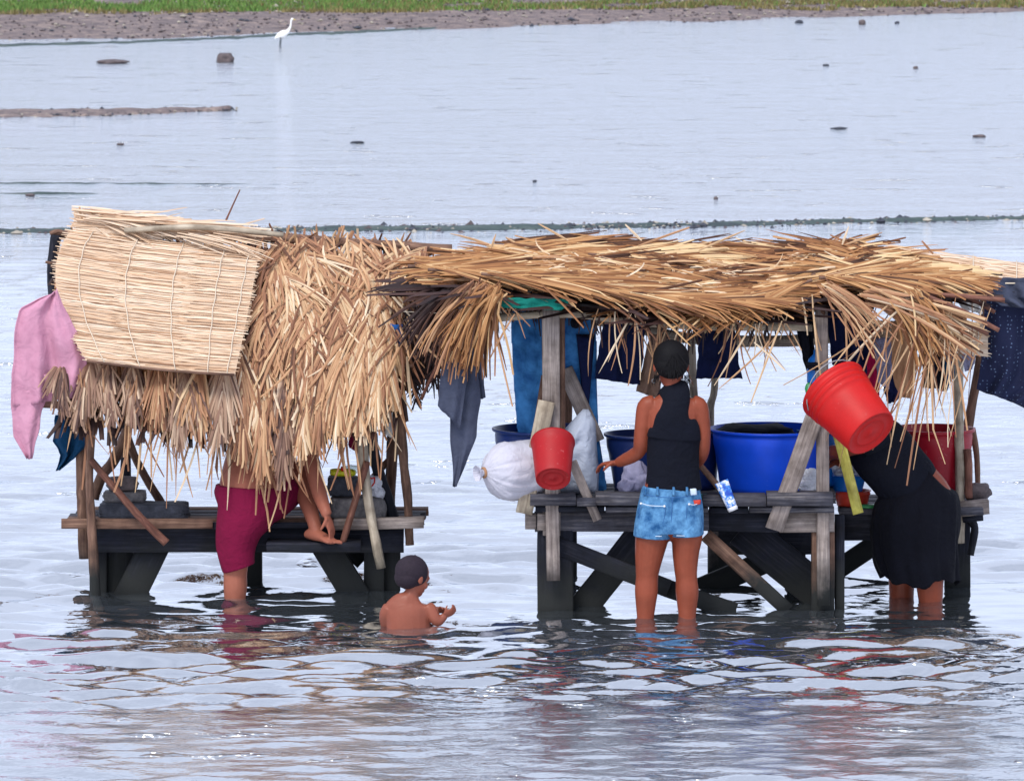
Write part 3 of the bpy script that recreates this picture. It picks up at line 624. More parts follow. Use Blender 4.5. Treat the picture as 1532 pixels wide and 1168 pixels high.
# eave tier: hanging tassels
for (u0, t0, u1, t1, lf, bs, mt) in [(104, .78, 96, .96, .24, .45, 'palm_leaf_grey'), (140, .72, 124, .98, .3, .55, 'palm_leaf_grey'), (172, .74, 168, .98, .27, .6, 'palm_leaf_grey'), (205, .72, 200, 1.0, .26, .5, 'palm_leaf_grey'),
        (238, .74, 240, .97, .28, .4, 'palm_leaf'), (275, .75, 270, 1.03, .34, .55, 'palm_leaf_grey'), (305, .75, 300, 1.02, .32, .5, 'palm_leaf'), (338, .7, 330, 1.05, .34, .6, 'palm_leaf_grey'),
        (362, .62, 366, 1.1, .36, .45, 'palm_leaf'), (398, .64, 392, 1.15, .4, .55, 'palm_leaf'), (420, .6, 424, 1.16, .4, .42, 'palm_leaf_grey'), (452, .66, 456, 1.08, .36, .66, 'palm_leaf'),
        (486, .64, 480, 1.08, .36, .38, 'palm_leaf'), (520, .62, 508, 1.04, .36, .6, 'palm_leaf'), (552, .58, 540, 1.02, .4, .74, 'palm_leaf'), (580, .52, 566, .98, .38, .72, 'palm_leaf'), (566, .34, 540, .9, .38, .66, 'palm_leaf')]:
    lfrond(u0, t0, u1, t1+.07, lf*1.08, bs, mt, (22, 5), .07, .8, .0085)
# long strands that hang free and strips lying across
mb = MB(); mb.base = .5
for (u, v0, n, sp) in [(250, 560, 10, 12), (262, 590, 8, 10), (300, 600, 8, 22), (345, 600, 10, 16), (400, 620, 14, 24), (430, 600, 10, 16), (470, 600, 10, 20), (525, 580, 10, 20), (560, 560, 12, 18), (130, 570, 12, 26), (200, 575, 10, 22)]:
    for q in range(n):
        p = P(u+random.gauss(0, sp), v0+random.uniform(-25, 25), .36+random.uniform(-.05, .02)); blade(mb, p, (random.gauss(0, .16), -.05, -1), random.uniform(.3, .54), .013*random.uniform(.6, 1.1), (0, -1, 0), .3, 5, random.gauss(0, .25))
for q in range(230):
    u = random.uniform(395, 610); t = random.uniform(.03, .8); s_ = random.choice((-1, 1)); blade(mb, LS(u, t)+LN*random.uniform(.07, .12), Vector((s_*abs(random.gauss(0, .5)), 0, 0))+LDIR(t)*random.uniform(.6, 1.2), random.uniform(.16, .42), .014, LN, .4, 6, random.gauss(0, .6))
for q in range(60):   # ragged tips along the ridge
    u = random.uniform(420, 650); a = LS(u, .0); blade(mb, a+Vector((0, random.uniform(-.03, .05), -.04)), (random.gauss(0, .5), random.gauss(0, .2), random.uniform(.5, 1)), random.uniform(.05, .13), .014, (0, -1, 0), .3, 4)
tag(mb.build('loose_strands', 'palm_leaf', LH), kind='stuff')

# ---------------------------------------------------------------- straw mat over the left roof
def MATP(s, t):   # s across, t down
    tl, tr, bl, br, ml, mr = (106, 345), (388, 374), (130, 541), (351, 562), (84, 428), (372, 462)
    q = lambda a, m_, b_, t: tuple((1-t)**2*a[i]+2*t*(1-t)*(2*m_[i]-.5*(a[i]+b_[i]))+t*t*b_[i] for i in (0, 1))
    l = q(tl, ml, bl, t); r = q(tr, mr, br, t); u = l[0]*(1-s)+r[0]*s; v = l[1]*(1-s)+r[1]*s+3*math.sin(math.pi*s)
    Yv = RT-.06+(.46-RT)*t; return P(u, v, Yv-.14-.03*math.sin(math.pi*t)+.012*mnoise.noise(Vector((s*4, t*5, 2))))
MT = MB(); NR = 84
MNRM = LN
def straws(mb, fn, nr, spans=((-.012, .36), (.3, .7), (.62, 1.012)), lift=0, hgt=1.0, wd=.0085):
    for r_ in range(nr):
        for (a0, a1) in spans:
            mb.cr = min(1, max(0, random.gauss(.55, .22)))
            x0 = a0+random.uniform(-.016, .016)*(1 if a0 <= 0 else 3); x1 = a1+random.uniform(-.016, .016)*(1 if a1 >= 1 else 3)
            tt = (r_+random.uniform(.15, .85))/nr; sk = random.gauss(0, .4)/nr; off = .004+random.uniform(0, .008)+lift; prev = None; uo = random.uniform(0, 9); bow = random.gauss(0, .5)/nr
            for i in range(9):
                s = x0+(x1-x0)*i/8; tv = tt+sk*(i/8-.5)+bow*math.sin(math.pi*i/8); p = fn(s, tv)+MNRM*(off+.003*math.sin(s*40+uo)); up = (fn(s, tv-.01)-fn(s, tv+.01)).normalized()
                w_ = wd*.5*(.35 if i in (0, 8) else 1)*random.uniform(.85, 1.15)
                a = mb.vuv(p-up*w_, (s*.9, uo)); b_ = mb.vuv(p+MNRM*.004, (s*.9, uo+.004)); c = mb.vuv(p+up*w_, (s*.9, uo+.008))
                if prev: mb.face(prev[0], a, b_, prev[1]); mb.face(prev[1], b_, c, prev[2])
                prev = (a, b_, c)
straws(MT, MATP, 92)
g0 = []
for j in range(21):   # backing
    g0.append([MT.vuv(MATP(i/12, j/20), (i/12, j/20)) for i in range(13)])
for a, b_ in zip(g0, g0[1:]):
    for i in range(12): MT.face(a[i], a[i+1], b_[i+1], b_[i])
ME = empty('straw_mat', P(240, 560, .46)); tag(ME, 'pale stitched straw mat laid slanting over the left end of the left hut roof', 'mat')
MT.build('woven_straw', 'straw', ME)
m, t, b = newmat('twine'); b.inputs['Base Color'].default_value = srgb(206, 192, 172); b.inputs['Roughness'].default_value = .9
for s in (.12, .36, .6, .82, .95):
    mb = MB(); loft(mb, [tuple(MATP(s+.003*math.sin(j*1.3), j/24)+MNRM*(.016+.004*(j % 2)))+(.0028, .0028) for j in range(25)], 5, 1); mb.build('stitching', 'twine', ME)
mb = MB(); loft(mb, [tuple(MATP(s, 1.0)+MNRM*.008)+(.007, .007) for s in np.linspace(0, 1, 9)], 6, 1); mb.build('edge_cord', 'brown_wood', ME)
# rolled and folded top edge of the mat with straw ends
def rolled(u0, v0, u1, v1, Y, r, n, name, parent, mat='straw', spread=.02, wdt=.012):
    mb = MB(); a, b_ = P(u0, v0, Y), P(u1, v1, Y); d = (b_-a)
    for k in range(n):
        mb.cr = min(1, max(0, random.gauss(.55, .22))); an = random.uniform(0, 6.28); rr = r*math.sqrt(random.random()); o_ = Vector((0, math.cos(an)*rr, math.sin(an)*rr*.8)); s0 = random.uniform(-.02, .45); s1 = s0+random.uniform(.3, .55); o2 = o_+Vector((0, random.gauss(0, spread), random.gauss(0, spread)))
        blade_p = a+d*s0+o_; dd = (a+d*min(1.02, s1)+o2)-blade_p; mb.base = .55; blade(mb, blade_p, dd, dd.length, wdt, (0, -.7, .7), .03, 5)
    return mb.build(name, mat, parent)
rolled(112, 334, 424, 347, RT-.16, .045, 210, 'rolled_edge', ME)
rolled(110, 320, 300, 344, RT-.18, .05, 150, 'rolled_edge', ME)
mb = MB(); mb.base = .55
for k in range(70): p = P(118+random.gauss(0, 7), 330+random.uniform(-6, 22), RT-.2); blade(mb, p, (1, 0, random.gauss(-.06, .1)), random.uniform(.3, .5), .012, (0, -.7, .7), .1, 5)
for k in range(34): p = P(120+random.uniform(-6, 8), 330+random.uniform(-4, 6), RT-.2); blade(mb, p, (random.gauss(-.2, .2), 0, random.uniform(.4, 1)), random.uniform(.03, .07), .012, (0, -.7, .7), .1, 3)
for k in range(22): p = P(random.uniform(260, 330), 352+random.uniform(-4, 6), RT-.25); blade(mb, p, (1, -.1, random.uniform(-.35, -.12)), random.uniform(.25, .38), .008, (0, -.7, .7), .1, 5)
mb.build('frayed_ends', 'straw', ME)
ppole('tie_pole', 'pale_wood', ME, [(186, 345, RT-.24), (300, 340, RT-.24), (424, 352, RT-.22)], (4.5, 4))

# ---------------------------------------------------------------- right hut
DZ = P(1000, 748, .1).z; EZ = P(1300, 760, .6).z
RH = empty('washing_hut', P(1020, 912, .1)); tag(RH, 'long right washing hut with flat drooping palm roof over a timber platform', 'hut')
dw = 'dark_wood'
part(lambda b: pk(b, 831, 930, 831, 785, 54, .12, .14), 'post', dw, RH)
part(lambda b: pk(b, 825, 800, 824, 448, 27, .06, .07), 'post', 'grey_wood', RH, 'pale squared timber post under the left end of the roof')
part(lambda b: pk(b, 841, 660, 840, 452, 10, .12, .04), 'post', 'brown_wood', RH)
part(lambda b: pk(b, 828, 868, 825, 700, 20, -.02, .025), 'upright_plank', 'grey_wood', RH)
part(lambda b: pk(b, 1231, 925, 1231, 780, 34, .12, .10), 'post', 'brown_wood', RH)
part(lambda b: pk(b, 1256, 925, 1256, 770, 14, .16, .08), 'post', dw, RH)
part(lambda b: pk(b, 1232, 905, 1229, 462, 19, .02, .04), 'upright_plank', 'grey_wood', RH)
part(lambda b: pk(b, 1230, 592, 1158, 792, 27, -.02, .03), 'slanting_plank', 'grey_wood', RH, 'broad pale plank slanting down left from the right post')
part(lambda b: pk(b, 818, 600, 784, 768, 25, .0, .03, -.02), 'slanting_plank', 'pale_wood', RH)
part(lambda b: pk(b, 845, 552, 893, 660, 24, .3, .03), 'slanting_plank', 'grey_wood', RH)
part(lambda b: pk(b, 856, 690, 894, 778, 14, -.03, .025), 'slanting_plank', 'grey_wood', RH)
part(lambda b: pk(b, 816, 562, 804, 640, 13, .3, .03), 'slanting_plank', 'brown_wood', RH)
# cross braces
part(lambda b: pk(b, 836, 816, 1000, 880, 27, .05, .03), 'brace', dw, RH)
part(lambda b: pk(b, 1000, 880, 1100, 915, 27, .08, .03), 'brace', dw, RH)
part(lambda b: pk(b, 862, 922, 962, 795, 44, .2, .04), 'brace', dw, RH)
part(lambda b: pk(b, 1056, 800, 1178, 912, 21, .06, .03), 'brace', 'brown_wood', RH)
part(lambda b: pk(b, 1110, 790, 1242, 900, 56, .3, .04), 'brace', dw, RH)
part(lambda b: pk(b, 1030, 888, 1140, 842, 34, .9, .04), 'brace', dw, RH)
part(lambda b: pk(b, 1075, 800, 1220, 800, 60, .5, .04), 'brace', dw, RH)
part(lambda b: pk(b, 1075, 870, 1075, 780, 32, 1.3, .08), 'post', 'grey_wood', RH)
part(lambda b: pk(b, 850, 880, 850, 770, 26, 1.4, .08), 'post', dw, RH)
part(lambda b: pk(b, 1190, 880, 1190, 790, 30, 1.0, .08), 'post', dw, RH)
part(lambda b: pk(b, 1432, 885, 1432, 775, 38, .95, .10), 'post', dw, RH)
part(lambda b: pk(b, 1240, 860, 1330, 800, 30, 1.4, .04), 'brace', dw, RH)
# platform edge beams and boards
part(lambda b: pk(b, 800, 780, 1060, 778, 30, .08, .06), 'beam', 'deck_wood', RH)
part(lambda b: pk(b, 1060, 778, 1166, 780, 32, .08, .06), 'beam', dw, RH)
part(lambda b: pk(b, 1166, 780, 1248, 779, 32, .075, .06), 'beam', 'grey_wood', RH)
part(lambda b: pk(b, 786, 779, 802, 779, 24, .06, .05), 'beam_end', 'grey_wood', RH)
part(lambda b: pk(b, 804, 780, 822, 780, 26, .03, .02), 'beam_end', 'grey_wood', RH)
part(lambda b: pk(b, 1262, 788, 1430, 787, 40, .63, .05), 'beam', dw, RH)
part(lambda b: pk(b, 842, 742, 1240, 742, 26, .8, .05), 'beam', dw, RH)
ks = 0
for (u0, u1, v, hpx) in [(792, 862, 746, 17), (862, 893, 749, 13), (890, 1012, 745, 19), (1012, 1050, 747, 15), (1050, 1146, 747, 17), (1146, 1246, 745, 20)]:
    part(lambda b: pk(b, u0+1, v, u1-1, v, hpx, -.005, .12), 'edge_board', 'deck_wood', RH)
for (u0, u1, v) in [(800, 905, 760), (905, 1060, 761), (1060, 1120, 762), (1120, 1248, 761)]: part(lambda b: pk(b, u0+1, v, u1-1, v, 9, .02, .1), 'packing_board', 'dark_wood' if u0 in (800, 1060) else 'deck_wood', RH)
for k in range(5):
    y = .19+.15*k; mb = MB(); plank(mb, XZ(798+random.uniform(-8, 8), y, DZ-.02), XZ(1250+random.uniform(-4, 6), y, DZ-.02), .14, .036, (0, 0, 1)); mb.build('deck_board', 'deck_wood', RH)
for k in range(4):
    y = .68+.16*k; mb = MB(); plank(mb, XZ(1258, y, EZ-.02), XZ(1476+random.uniform(-14, 4), y, EZ-.02), .15, .034, (0, 0, 1)); mb.build('deck_board', 'deck_wood', RH)
part(lambda b: pk(b, 1432, 762, 1479, 757, 22, .72, .07), 'edge_board', 'grey_wood', RH)
part(lambda b: pk(b, 1440, 775, 1470, 772, 12, .72, .06), 'packing_board', dw, RH)
ppole('hanging_branch', 'dark_wood', RH, [(1447, 775, .8), (1458, 790, .8), (1452, 830, .8)], (7, 5))
# poles carrying the roof
ppole('pole', 'pale_wood', RH, [(1434, 480, .8), (1434, 600, .8), (1436, 700, .8), (1436, 812, .8)], (8, 7))
ppole('pole', 'brown_wood', RH, [(1474, 430, 1.3), (1466, 540, 1.3), (1447, 650, 1.3), (1443, 760, 1.3), (1443, 870, 1.3)], (7, 8))
ppole('pole', 'brown_wood', RH, [(1454, 640, 1.0), (1461, 680, 1.0), (1463, 735, 1.0)], (5, 4))
ppole('pole', 'rust_wood', RH, [(1447, 672, .78), (1449, 700, .78), (1449, 745, .78)], (6, 6))
ppole('pole', 'pale_wood', RH, [(1034, 500, 1.1), (1037, 580, 1.1), (1044, 640, 1.1), (1048, 740, 1.1)], (6, 7))
ppole('pole', 'pale_wood', RH, [(1070, 480, 1.4), (1069, 580, 1.4), (1062, 620, 1.4), (1066, 740, 1.4)], (5, 7))
ppole('pole', 'brown_wood', RH, [(846, 430, 1.45), (848, 600, 1.45), (850, 800, 1.45)], (8, 9))
ppole('roof_beam', 'pale_wood', RH, [(720, 478, .05), (850, 470, .05), (1000, 486, .1), (1215, 490, .1)], (6, 6))
ppole('roof_beam', 'pale_wood', RH, [(620, 450, 1.0), (900, 480, 1.0), (1030, 506, 1.0), (1210, 508, 1.0), (1440, 480, 1.0)], (8, 9))
ppole('roof_beam', 'brown_wood', RH, [(640, 410, 1.5), (900, 402, 1.5), (1470, 408, 1.5)], (7, 7))
for u in (700, 850, 1035, 1230, 1420): ppole('cross_pole', 'brown_wood', RH, [(u, np.interp(u, [600, 1200, 1480], [452, 470, 450]), .0), (u+5, 430, .8), (u+4, 402, 1.6)], (5, 5))
# roof surface: u along, t 0 back .. 1 front edge
def RS(u, t):
    vt = np.interp(u, [590, 640, 700, 760, 1280, 1340, 1480], [398, 390, 382, 371, 380, 390, 408]); vb = np.interp(u, [590, 700, 850, 1000, 1120, 1180, 1220, 1300, 1480], [412, 425, 444, 464, 474, 458, 432, 430, 440])
    Yv = 1.6+(-.14-1.6)*t; return P(u, vt+(vb-vt)*t, Yv)+Vector((0, 0, .009*math.sin(u*.02+t*5)))
RN = Vector((0, -.12, 1)).normalized()
mb = MB(); mb.base = .42
for k in range(2300):
    u = random.uniform(610, 1450); t = random.uniform(0, .9); s_ = random.choice((-1, 1))
    if s_ < 0 and u < 730: s_ = 1
    if s_ > 0 and u > 1330: s_ = -1
    blade(mb, RS(u, t)-RN*random.uniform(-.01, .03), (s_, random.gauss(0, .22), random.gauss(.0, .05)), random.uniform(.28, .5), .018*random.uniform(.7, 1.3), RN, .06, 4, random.gauss(0, .15))
mb.build('thatch', 'palm_leaf_gold', RH)
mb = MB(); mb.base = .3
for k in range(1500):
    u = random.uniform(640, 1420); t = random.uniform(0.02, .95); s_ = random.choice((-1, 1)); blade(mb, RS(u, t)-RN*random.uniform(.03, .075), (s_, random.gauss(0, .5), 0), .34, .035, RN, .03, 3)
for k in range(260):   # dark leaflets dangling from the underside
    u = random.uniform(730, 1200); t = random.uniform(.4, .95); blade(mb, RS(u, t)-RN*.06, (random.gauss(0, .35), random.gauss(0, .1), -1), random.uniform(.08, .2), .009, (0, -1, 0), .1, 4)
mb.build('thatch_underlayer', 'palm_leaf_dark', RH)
def rfrond(u0, t0, u1, t1, leaf, base, mat='palm_leaf_gold', ang=(20, 8), off=.025, droop=.12, gap=.011, sides=(-1, 1), wd=.0155, bow=.004, lab=None):
    a, b_ = RS(u0, t0)+RN*off, RS(u1, t1)+RN*off; mid = RS((u0+u1)/2, (t0+t1)/2)+RN*(off+bow)
    nr = (RN+Vector((0, -.5, 0))).normalized()
    frond('palm_frond', RH, [a, mid, b_], leaf, wd, ang, nr, droop, gap, (mat, 'brown_wood'), base, .008, sides, lift=.04, label=lab)
rr_ = random.Random(11)
for (u0, t0, u1, t1, lf, bs) in [(740, .05, 960, .1, .42, .4), (1000, .04, 800, .14, .42, .6), (960, .06, 1220, .1, .42, .5), (1300, .05, 1080, .1, .42, .45), (1340, .12, 1150, .2, .4, .4), (1180, .1, 1400, .16, .38, .55),
        (700, .2, 900, .24, .42, .55), (940, .2, 740, .3, .42, .45), (880, .25, 1100, .28, .42, .62), (1180, .22, 980, .3, .42, .5), (1400, .25, 1200, .32, .42, .42), (1140, .25, 1350, .35, .4, .55),
        (640, .36, 850, .4, .42, .55), (860, .4, 660, .5, .42, .45), (840, .42, 1060, .46, .42, .6), (1100, .4, 900, .5, .42, .5), (1040, .44, 1250, .46, .42, .45), (1380, .42, 1180, .5, .42, .5), (1240, .45, 1440, .5, .38, .6),
        (620, .58, 840, .64, .42, .6), (850, .6, 650, .7, .4, .5), (830, .62, 1050, .68, .42, .55), (1080, .6, 880, .72, .42, .62), (1030, .64, 1240, .68, .42, .5), (1380, .6, 1180, .7, .42, .55), (1220, .66, 1430, .72, .4, .62)]:
    rfrond(u0, t0, u1, t1, lf*1.1, bs-.05+rr_.gauss(0, .16), off=.02+rr_.random()*.03)
# front edge fronds, long swept ribs following the sag
for (u0, u1, t, lf, bs, ag, dr) in [(610, 850, .82, .4, .6, (18, 7), .1), (640, 900, .9, .42, .5, (13, 5), .1), (830, 1060, .82, .42, .5, (14, 6), .1), (860, 1100, .93, .46, .55, (11, 4), .1), (1000, 1180, .86, .42, .5, (13, 6), .1), (1215, 1010, .94, .46, .5, (11, 4), .14), (1220, 1050, .84, .44, .62, (15, 6), .08), (900, 1140, .97, .46, .45, (9, 3), .06), (720, 960, .95, .46, .42, (9, 3), .08), (1210, 1380, .84, .4, .6, (20, 8), .15), (1225, 1440, .93, .4, .5, (18, 8), .25), (1330, 1180, .8, .4, .62, (20, 8), .1)]:
    rfrond(u0, t, u1, t+.02, lf, bs, ang=ag, droop=dr, off=.05, gap=.008, wd=.017)
# left drooping fan
def fan(name, parent, c, dirs, L, n, mat, base, wd=.013, droop=.5, nrm=(0, -1, .2), label=None):
    mb = MB(); mb.base = base
    for k in range(n):
        s = random.random(); a = dirs[0]+(dirs[1]-dirs[0])*s; d = Vector((math.cos(a), random.gauss(-.12, .12), math.sin(a))); blade(mb, Vector(c)+Vector((random.gauss(0, .025), random.gauss(0, .03), random.gauss(0, .02))), d, L*random.uniform(.65, 1.1), wd*random.uniform(.7, 1.2), nrm, droop, 6, random.gauss(0, .15))
    o = mb.build(name, mat, parent)
    if label: o['label'] = label
    return o
fan('palm_frond', RH, P(740, 432, -.1), (R(190), R(264)), .43, 130, 'palm_leaf_gold', .38, droop=1.2)
fan('palm_frond', RH, P(715, 430, -.05), (R(195), R(258)), .46, 90, 'palm_leaf', .25, droop=1.3)
fan('palm_frond', RH, P(690, 425, .1), (R(200), R(265)), .42, 80, 'palm_leaf_dark', .5, droop=.6)
# right end: rib ends pointing right and leaflets hanging
for (u0, v0, u1, v1, Y, r_) in [(1330, 440, 1503, 449, -.1, 4), (1400, 424, 1488, 467, -.05, 3.5), (1390, 445, 1494, 494, -.15, 4), (1370, 452, 1478, 500, -.1, 3.5), (1350, 458, 1450, 510, -.05, 4), (1340, 465, 1432, 522, -.1, 3.5), (1400, 432, 1484, 440, .1, 3.5), (1360, 470, 1440, 540, 0, 3)]:
    ppole('frond_stalk', 'palm_leaf' if 0 else 'rust_wood', RH, [(u0, v0, Y), ((u0+u1)/2, (v0+v1)/2-3, Y-.02), (u1, v1, Y)], (r_, r_*.9), wob=.1)
fan('palm_frond', RH, P(1300, 440, -.1), (R(-2), R(-22)), .58, 95, 'palm_leaf', .5, wd=.016, droop=.32)
fan('palm_frond', RH, P(1340, 455, -.12), (R(-8), R(-50)), .34, 90, 'palm_leaf_gold', .45, wd=.014, droop=1.1)
fan('palm_frond', RH, P(1370, 440, -.15), (R(-20), R(-75)), .3, 40, 'palm_leaf_gold', .5, wd=.012, droop=1.2)
fan('palm_frond', RH, P(1240, 430, -.12), (R(-20), R(-50)), .42, 36, 'palm_leaf', .5, wd=.011, droop=.5)
mb = MB(); mb.base = .6
for k in range(44):  # long thin leaflets hanging free at the right
    u = random.gauss(1385, 45); blade(mb, P(u, 460+random.uniform(-20, 40), -.15+random.uniform(-.05, .1)), (random.gauss(-.15, .2), 0, -1), random.uniform(.4, .75), .0075*random.uniform(.7, 1.2), (0, -1, 0), .15, 7, random.gauss(0, .25))
for (u0, v0, u1, v1) in [(1370, 452, 1290, 610), (1380, 455, 1340, 690), (1360, 450, 1240, 590), (1400, 460, 1370, 720), (1390, 450, 1392, 690), (1330, 455, 1258, 560), (1420, 480, 1440, 640)]:
    a, b_ = P(u0, v0, -.16), P(u1, v1, -.18); blade(mb, a, (b_-a)+Vector((-.05 if u1 < u0 else .02, 0, .1)), (b_-a).length*1.03, .012, (0, -1, 0), .35, 9, 0)
for k in range(46):
    u = random.choice((760, 745, 910, 930, 960, 1000, 1100, 1150, 1180))+random.gauss(0, 14); v = np.interp(u, [700, 850, 1000, 1120, 1200], [440, 455, 478, 488, 460]); blade(mb, P(u, v, -.12+random.uniform(0, .1)), (random.gauss(0, .4), 0, -1), random.uniform(.12, .36), .007, (0, -1, 0), .3, 6, random.gauss(0, .4))
for (u0, v0, u1, v1) in [(735, 470, 760, 605), (741, 470, 741, 560), (770, 470, 735, 540), (930, 445, 985, 520), (885, 440, 975, 500), (940, 480, 905, 560), (950, 480, 955, 575), (1012, 520, 1000, 570), (1116, 500, 1080, 580), (1150, 510, 1105, 600), (1128, 512, 1165, 560), (1215, 440, 1222, 590), (1238, 445, 1262, 530), (1262, 440, 1275, 575), (1200, 445, 1208, 500), (1170, 480, 1130, 600)]:
    a, b_ = P(u0, v0, -.14), P(u1, v1, -.16); blade(mb, a, (b_-a)+Vector((0, 0, .06)), (b_-a).length*1.03, .010, (0, -1, 0), .3, 8, random.gauss(0, .2))
for k in range(120):   # ragged leaf ends standing up along the back of the roof
    u = random.uniform(700, 1330); blade(mb, RS(u, random.uniform(0, .12)), (random.choice((-1, 1))*random.uniform(.6, 1), 0, random.uniform(.0, .35)), random.uniform(.1, .28), .013, (0, -1, .2), .2, 5)
for (u, v, d0, L) in [(850, 360, (-.6, 0, .35), .18), (955, 368, (.8, 0, .3), .28), (1045, 375, (1, 0, .45), .26), (1260, 366, (.35, 0, 1), .1), (1265, 366, (1, 0, .35), .2), (960, 360, (-.4, 0, .4), .12), (735, 372, (.3, 0, 1), .08), (1396, 380, (-.6, 0, .7), .09)]:
    blade(mb, P(u, v, .9), d0, L, .012, (0, -1, .1), .02, 4)
for k in range(150):   # pale curls on top
    u = random.uniform(760, 1300); t = random.uniform(.3, .9); mb.base = .85; blade(mb, RS(u, t)+RN*.07, (random.choice((-1, 1)), random.gauss(0, .5), random.uniform(-.1, .35)), random.uniform(.08, .22), .013, (RN+Vector((0, -.5, 0))), .5, 5, random.gauss(0, 1))
tag(mb.build('loose_strands', 'palm_leaf', RH), kind='stuff')
# dark tangle of palm leaf hanging between the two roofs
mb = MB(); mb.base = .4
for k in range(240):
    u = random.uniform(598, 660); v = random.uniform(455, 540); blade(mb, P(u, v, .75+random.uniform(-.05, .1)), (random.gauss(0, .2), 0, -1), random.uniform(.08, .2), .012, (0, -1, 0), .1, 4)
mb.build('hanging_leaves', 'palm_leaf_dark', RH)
frond('palm_frond', RH, [P(640, 470, .7), P(646, 520, .7), P(650, 575, .7)], .12, .007, (60, 50), (0, -1, 0), .1, .02, ('palm_leaf_dark', 'palm_leaf_dark'), .3, .004)
frond('palm_frond', RH, [P(612, 455, .72), P(618, 520, .7), P(622, 600, .7)], .12, .008, (40, 30), (0, -1, 0), .2, .014, ('palm_leaf_dark', 'palm_leaf_dark'), .3, .004)
ppole('frond_stalk', 'rust_wood', RH, [(664, 530, .5), (645, 565, .5), (630, 598, .5)], (3, 2.5), wob=.1)
ppole('frond_stalk', 'rust_wood', RH, [(730, 485, .2), (721, 510, .2), (712, 532, .2)], (2.5, 2), wob=.1)

# ---------------------------------------------------------------- mat at the right, on a roof that runs out of the picture
TH = empty('straw_canopy', P(1530, 600, 1.2)); tag(TH, 'low canopy of pale stitched straw matting running out of the picture behind the right hut', 'canopy')
def CP(s, t): return P(1270+s*420, np.interp(s, [0, .3, 1], [470, 470, 480])*t+np.interp(s, [0, .3, 1], [372, 376, 408])*(1-t), 2.1-1.3*t)
def CP(s, t):
    u = 1330+s*360; return P(u, (378+ (u-1395)*.135)+t*40, 2.0-.55*t)
MNRM = Vector((0, -.3, 1)).normalized(); mb = MB(); straws(mb, CP, 34, wd=.014)
g0 = [[mb.vuv(CP(i/12, j/8), (i/12, j/8)) for i in range(13)] for j in range(9)]
for a, b_ in zip(g0, g0[1:]):
    for i in range(12): mb.face(a[i], a[i+1], b_[i+1], b_[i])
mb.build('woven_straw', 'straw', TH)
for s in (.35, .53, .72):
    mb = MB(); loft(mb, [tuple(CP(s, j/10)+MNRM*.018)+(.003, .003) for j in range(11)], 5, 1); mb.build('stitching', 'twine', TH)
ppole('pole', 'brown_wood', TH, [(1500, 420, 1.6), (1640, 432, 1.6), (1700, 440, 1.6)], (6, 6))
ppole('pole', 'brown_wood', TH, [(1660, 430, 1.6), (1662, 700, 1.6), (1662, 880, 1.6)], (7, 8))
ppole('pole', 'brown_wood', TH, [(1500, 425, 2.0), (1540, 405, 2.0), (1690, 420, 2.0)], (6, 6))
# lower hanging mat piece under the right end of the long roof
HM = empty('straw_mat', P(1360, 505, .5)); tag(HM, 'strip of straw matting showing beneath the right end of the long palm roof', 'mat')
def HP(s, t): return P(1266+s*212, 478+6*s+t*(28+22*s), .55-.1*t)
MNRM = Vector((0, -1, .2)).normalized(); mb = MB(); straws(mb, HP, 12, wd=.011)
g0 = [[mb.vuv(HP(i/12, j/4), (i/12, j/4)) for i in range(13)] for j in range(5)]
for a, b_ in zip(g0, g0[1:]):
    for i in range(12): mb.face(a[i], a[i+1], b_[i+1], b_[i])
mb.build('woven_straw', 'straw', HM)
for s in (.2, .45, .7, .93):
    mb = MB(); loft(mb, [tuple(HP(s, j/4)+MNRM*.016)+(.0026, .0026) for j in range(5)], 5, 1); mb.build('stitching', 'twine', HM)
MNRM = LN
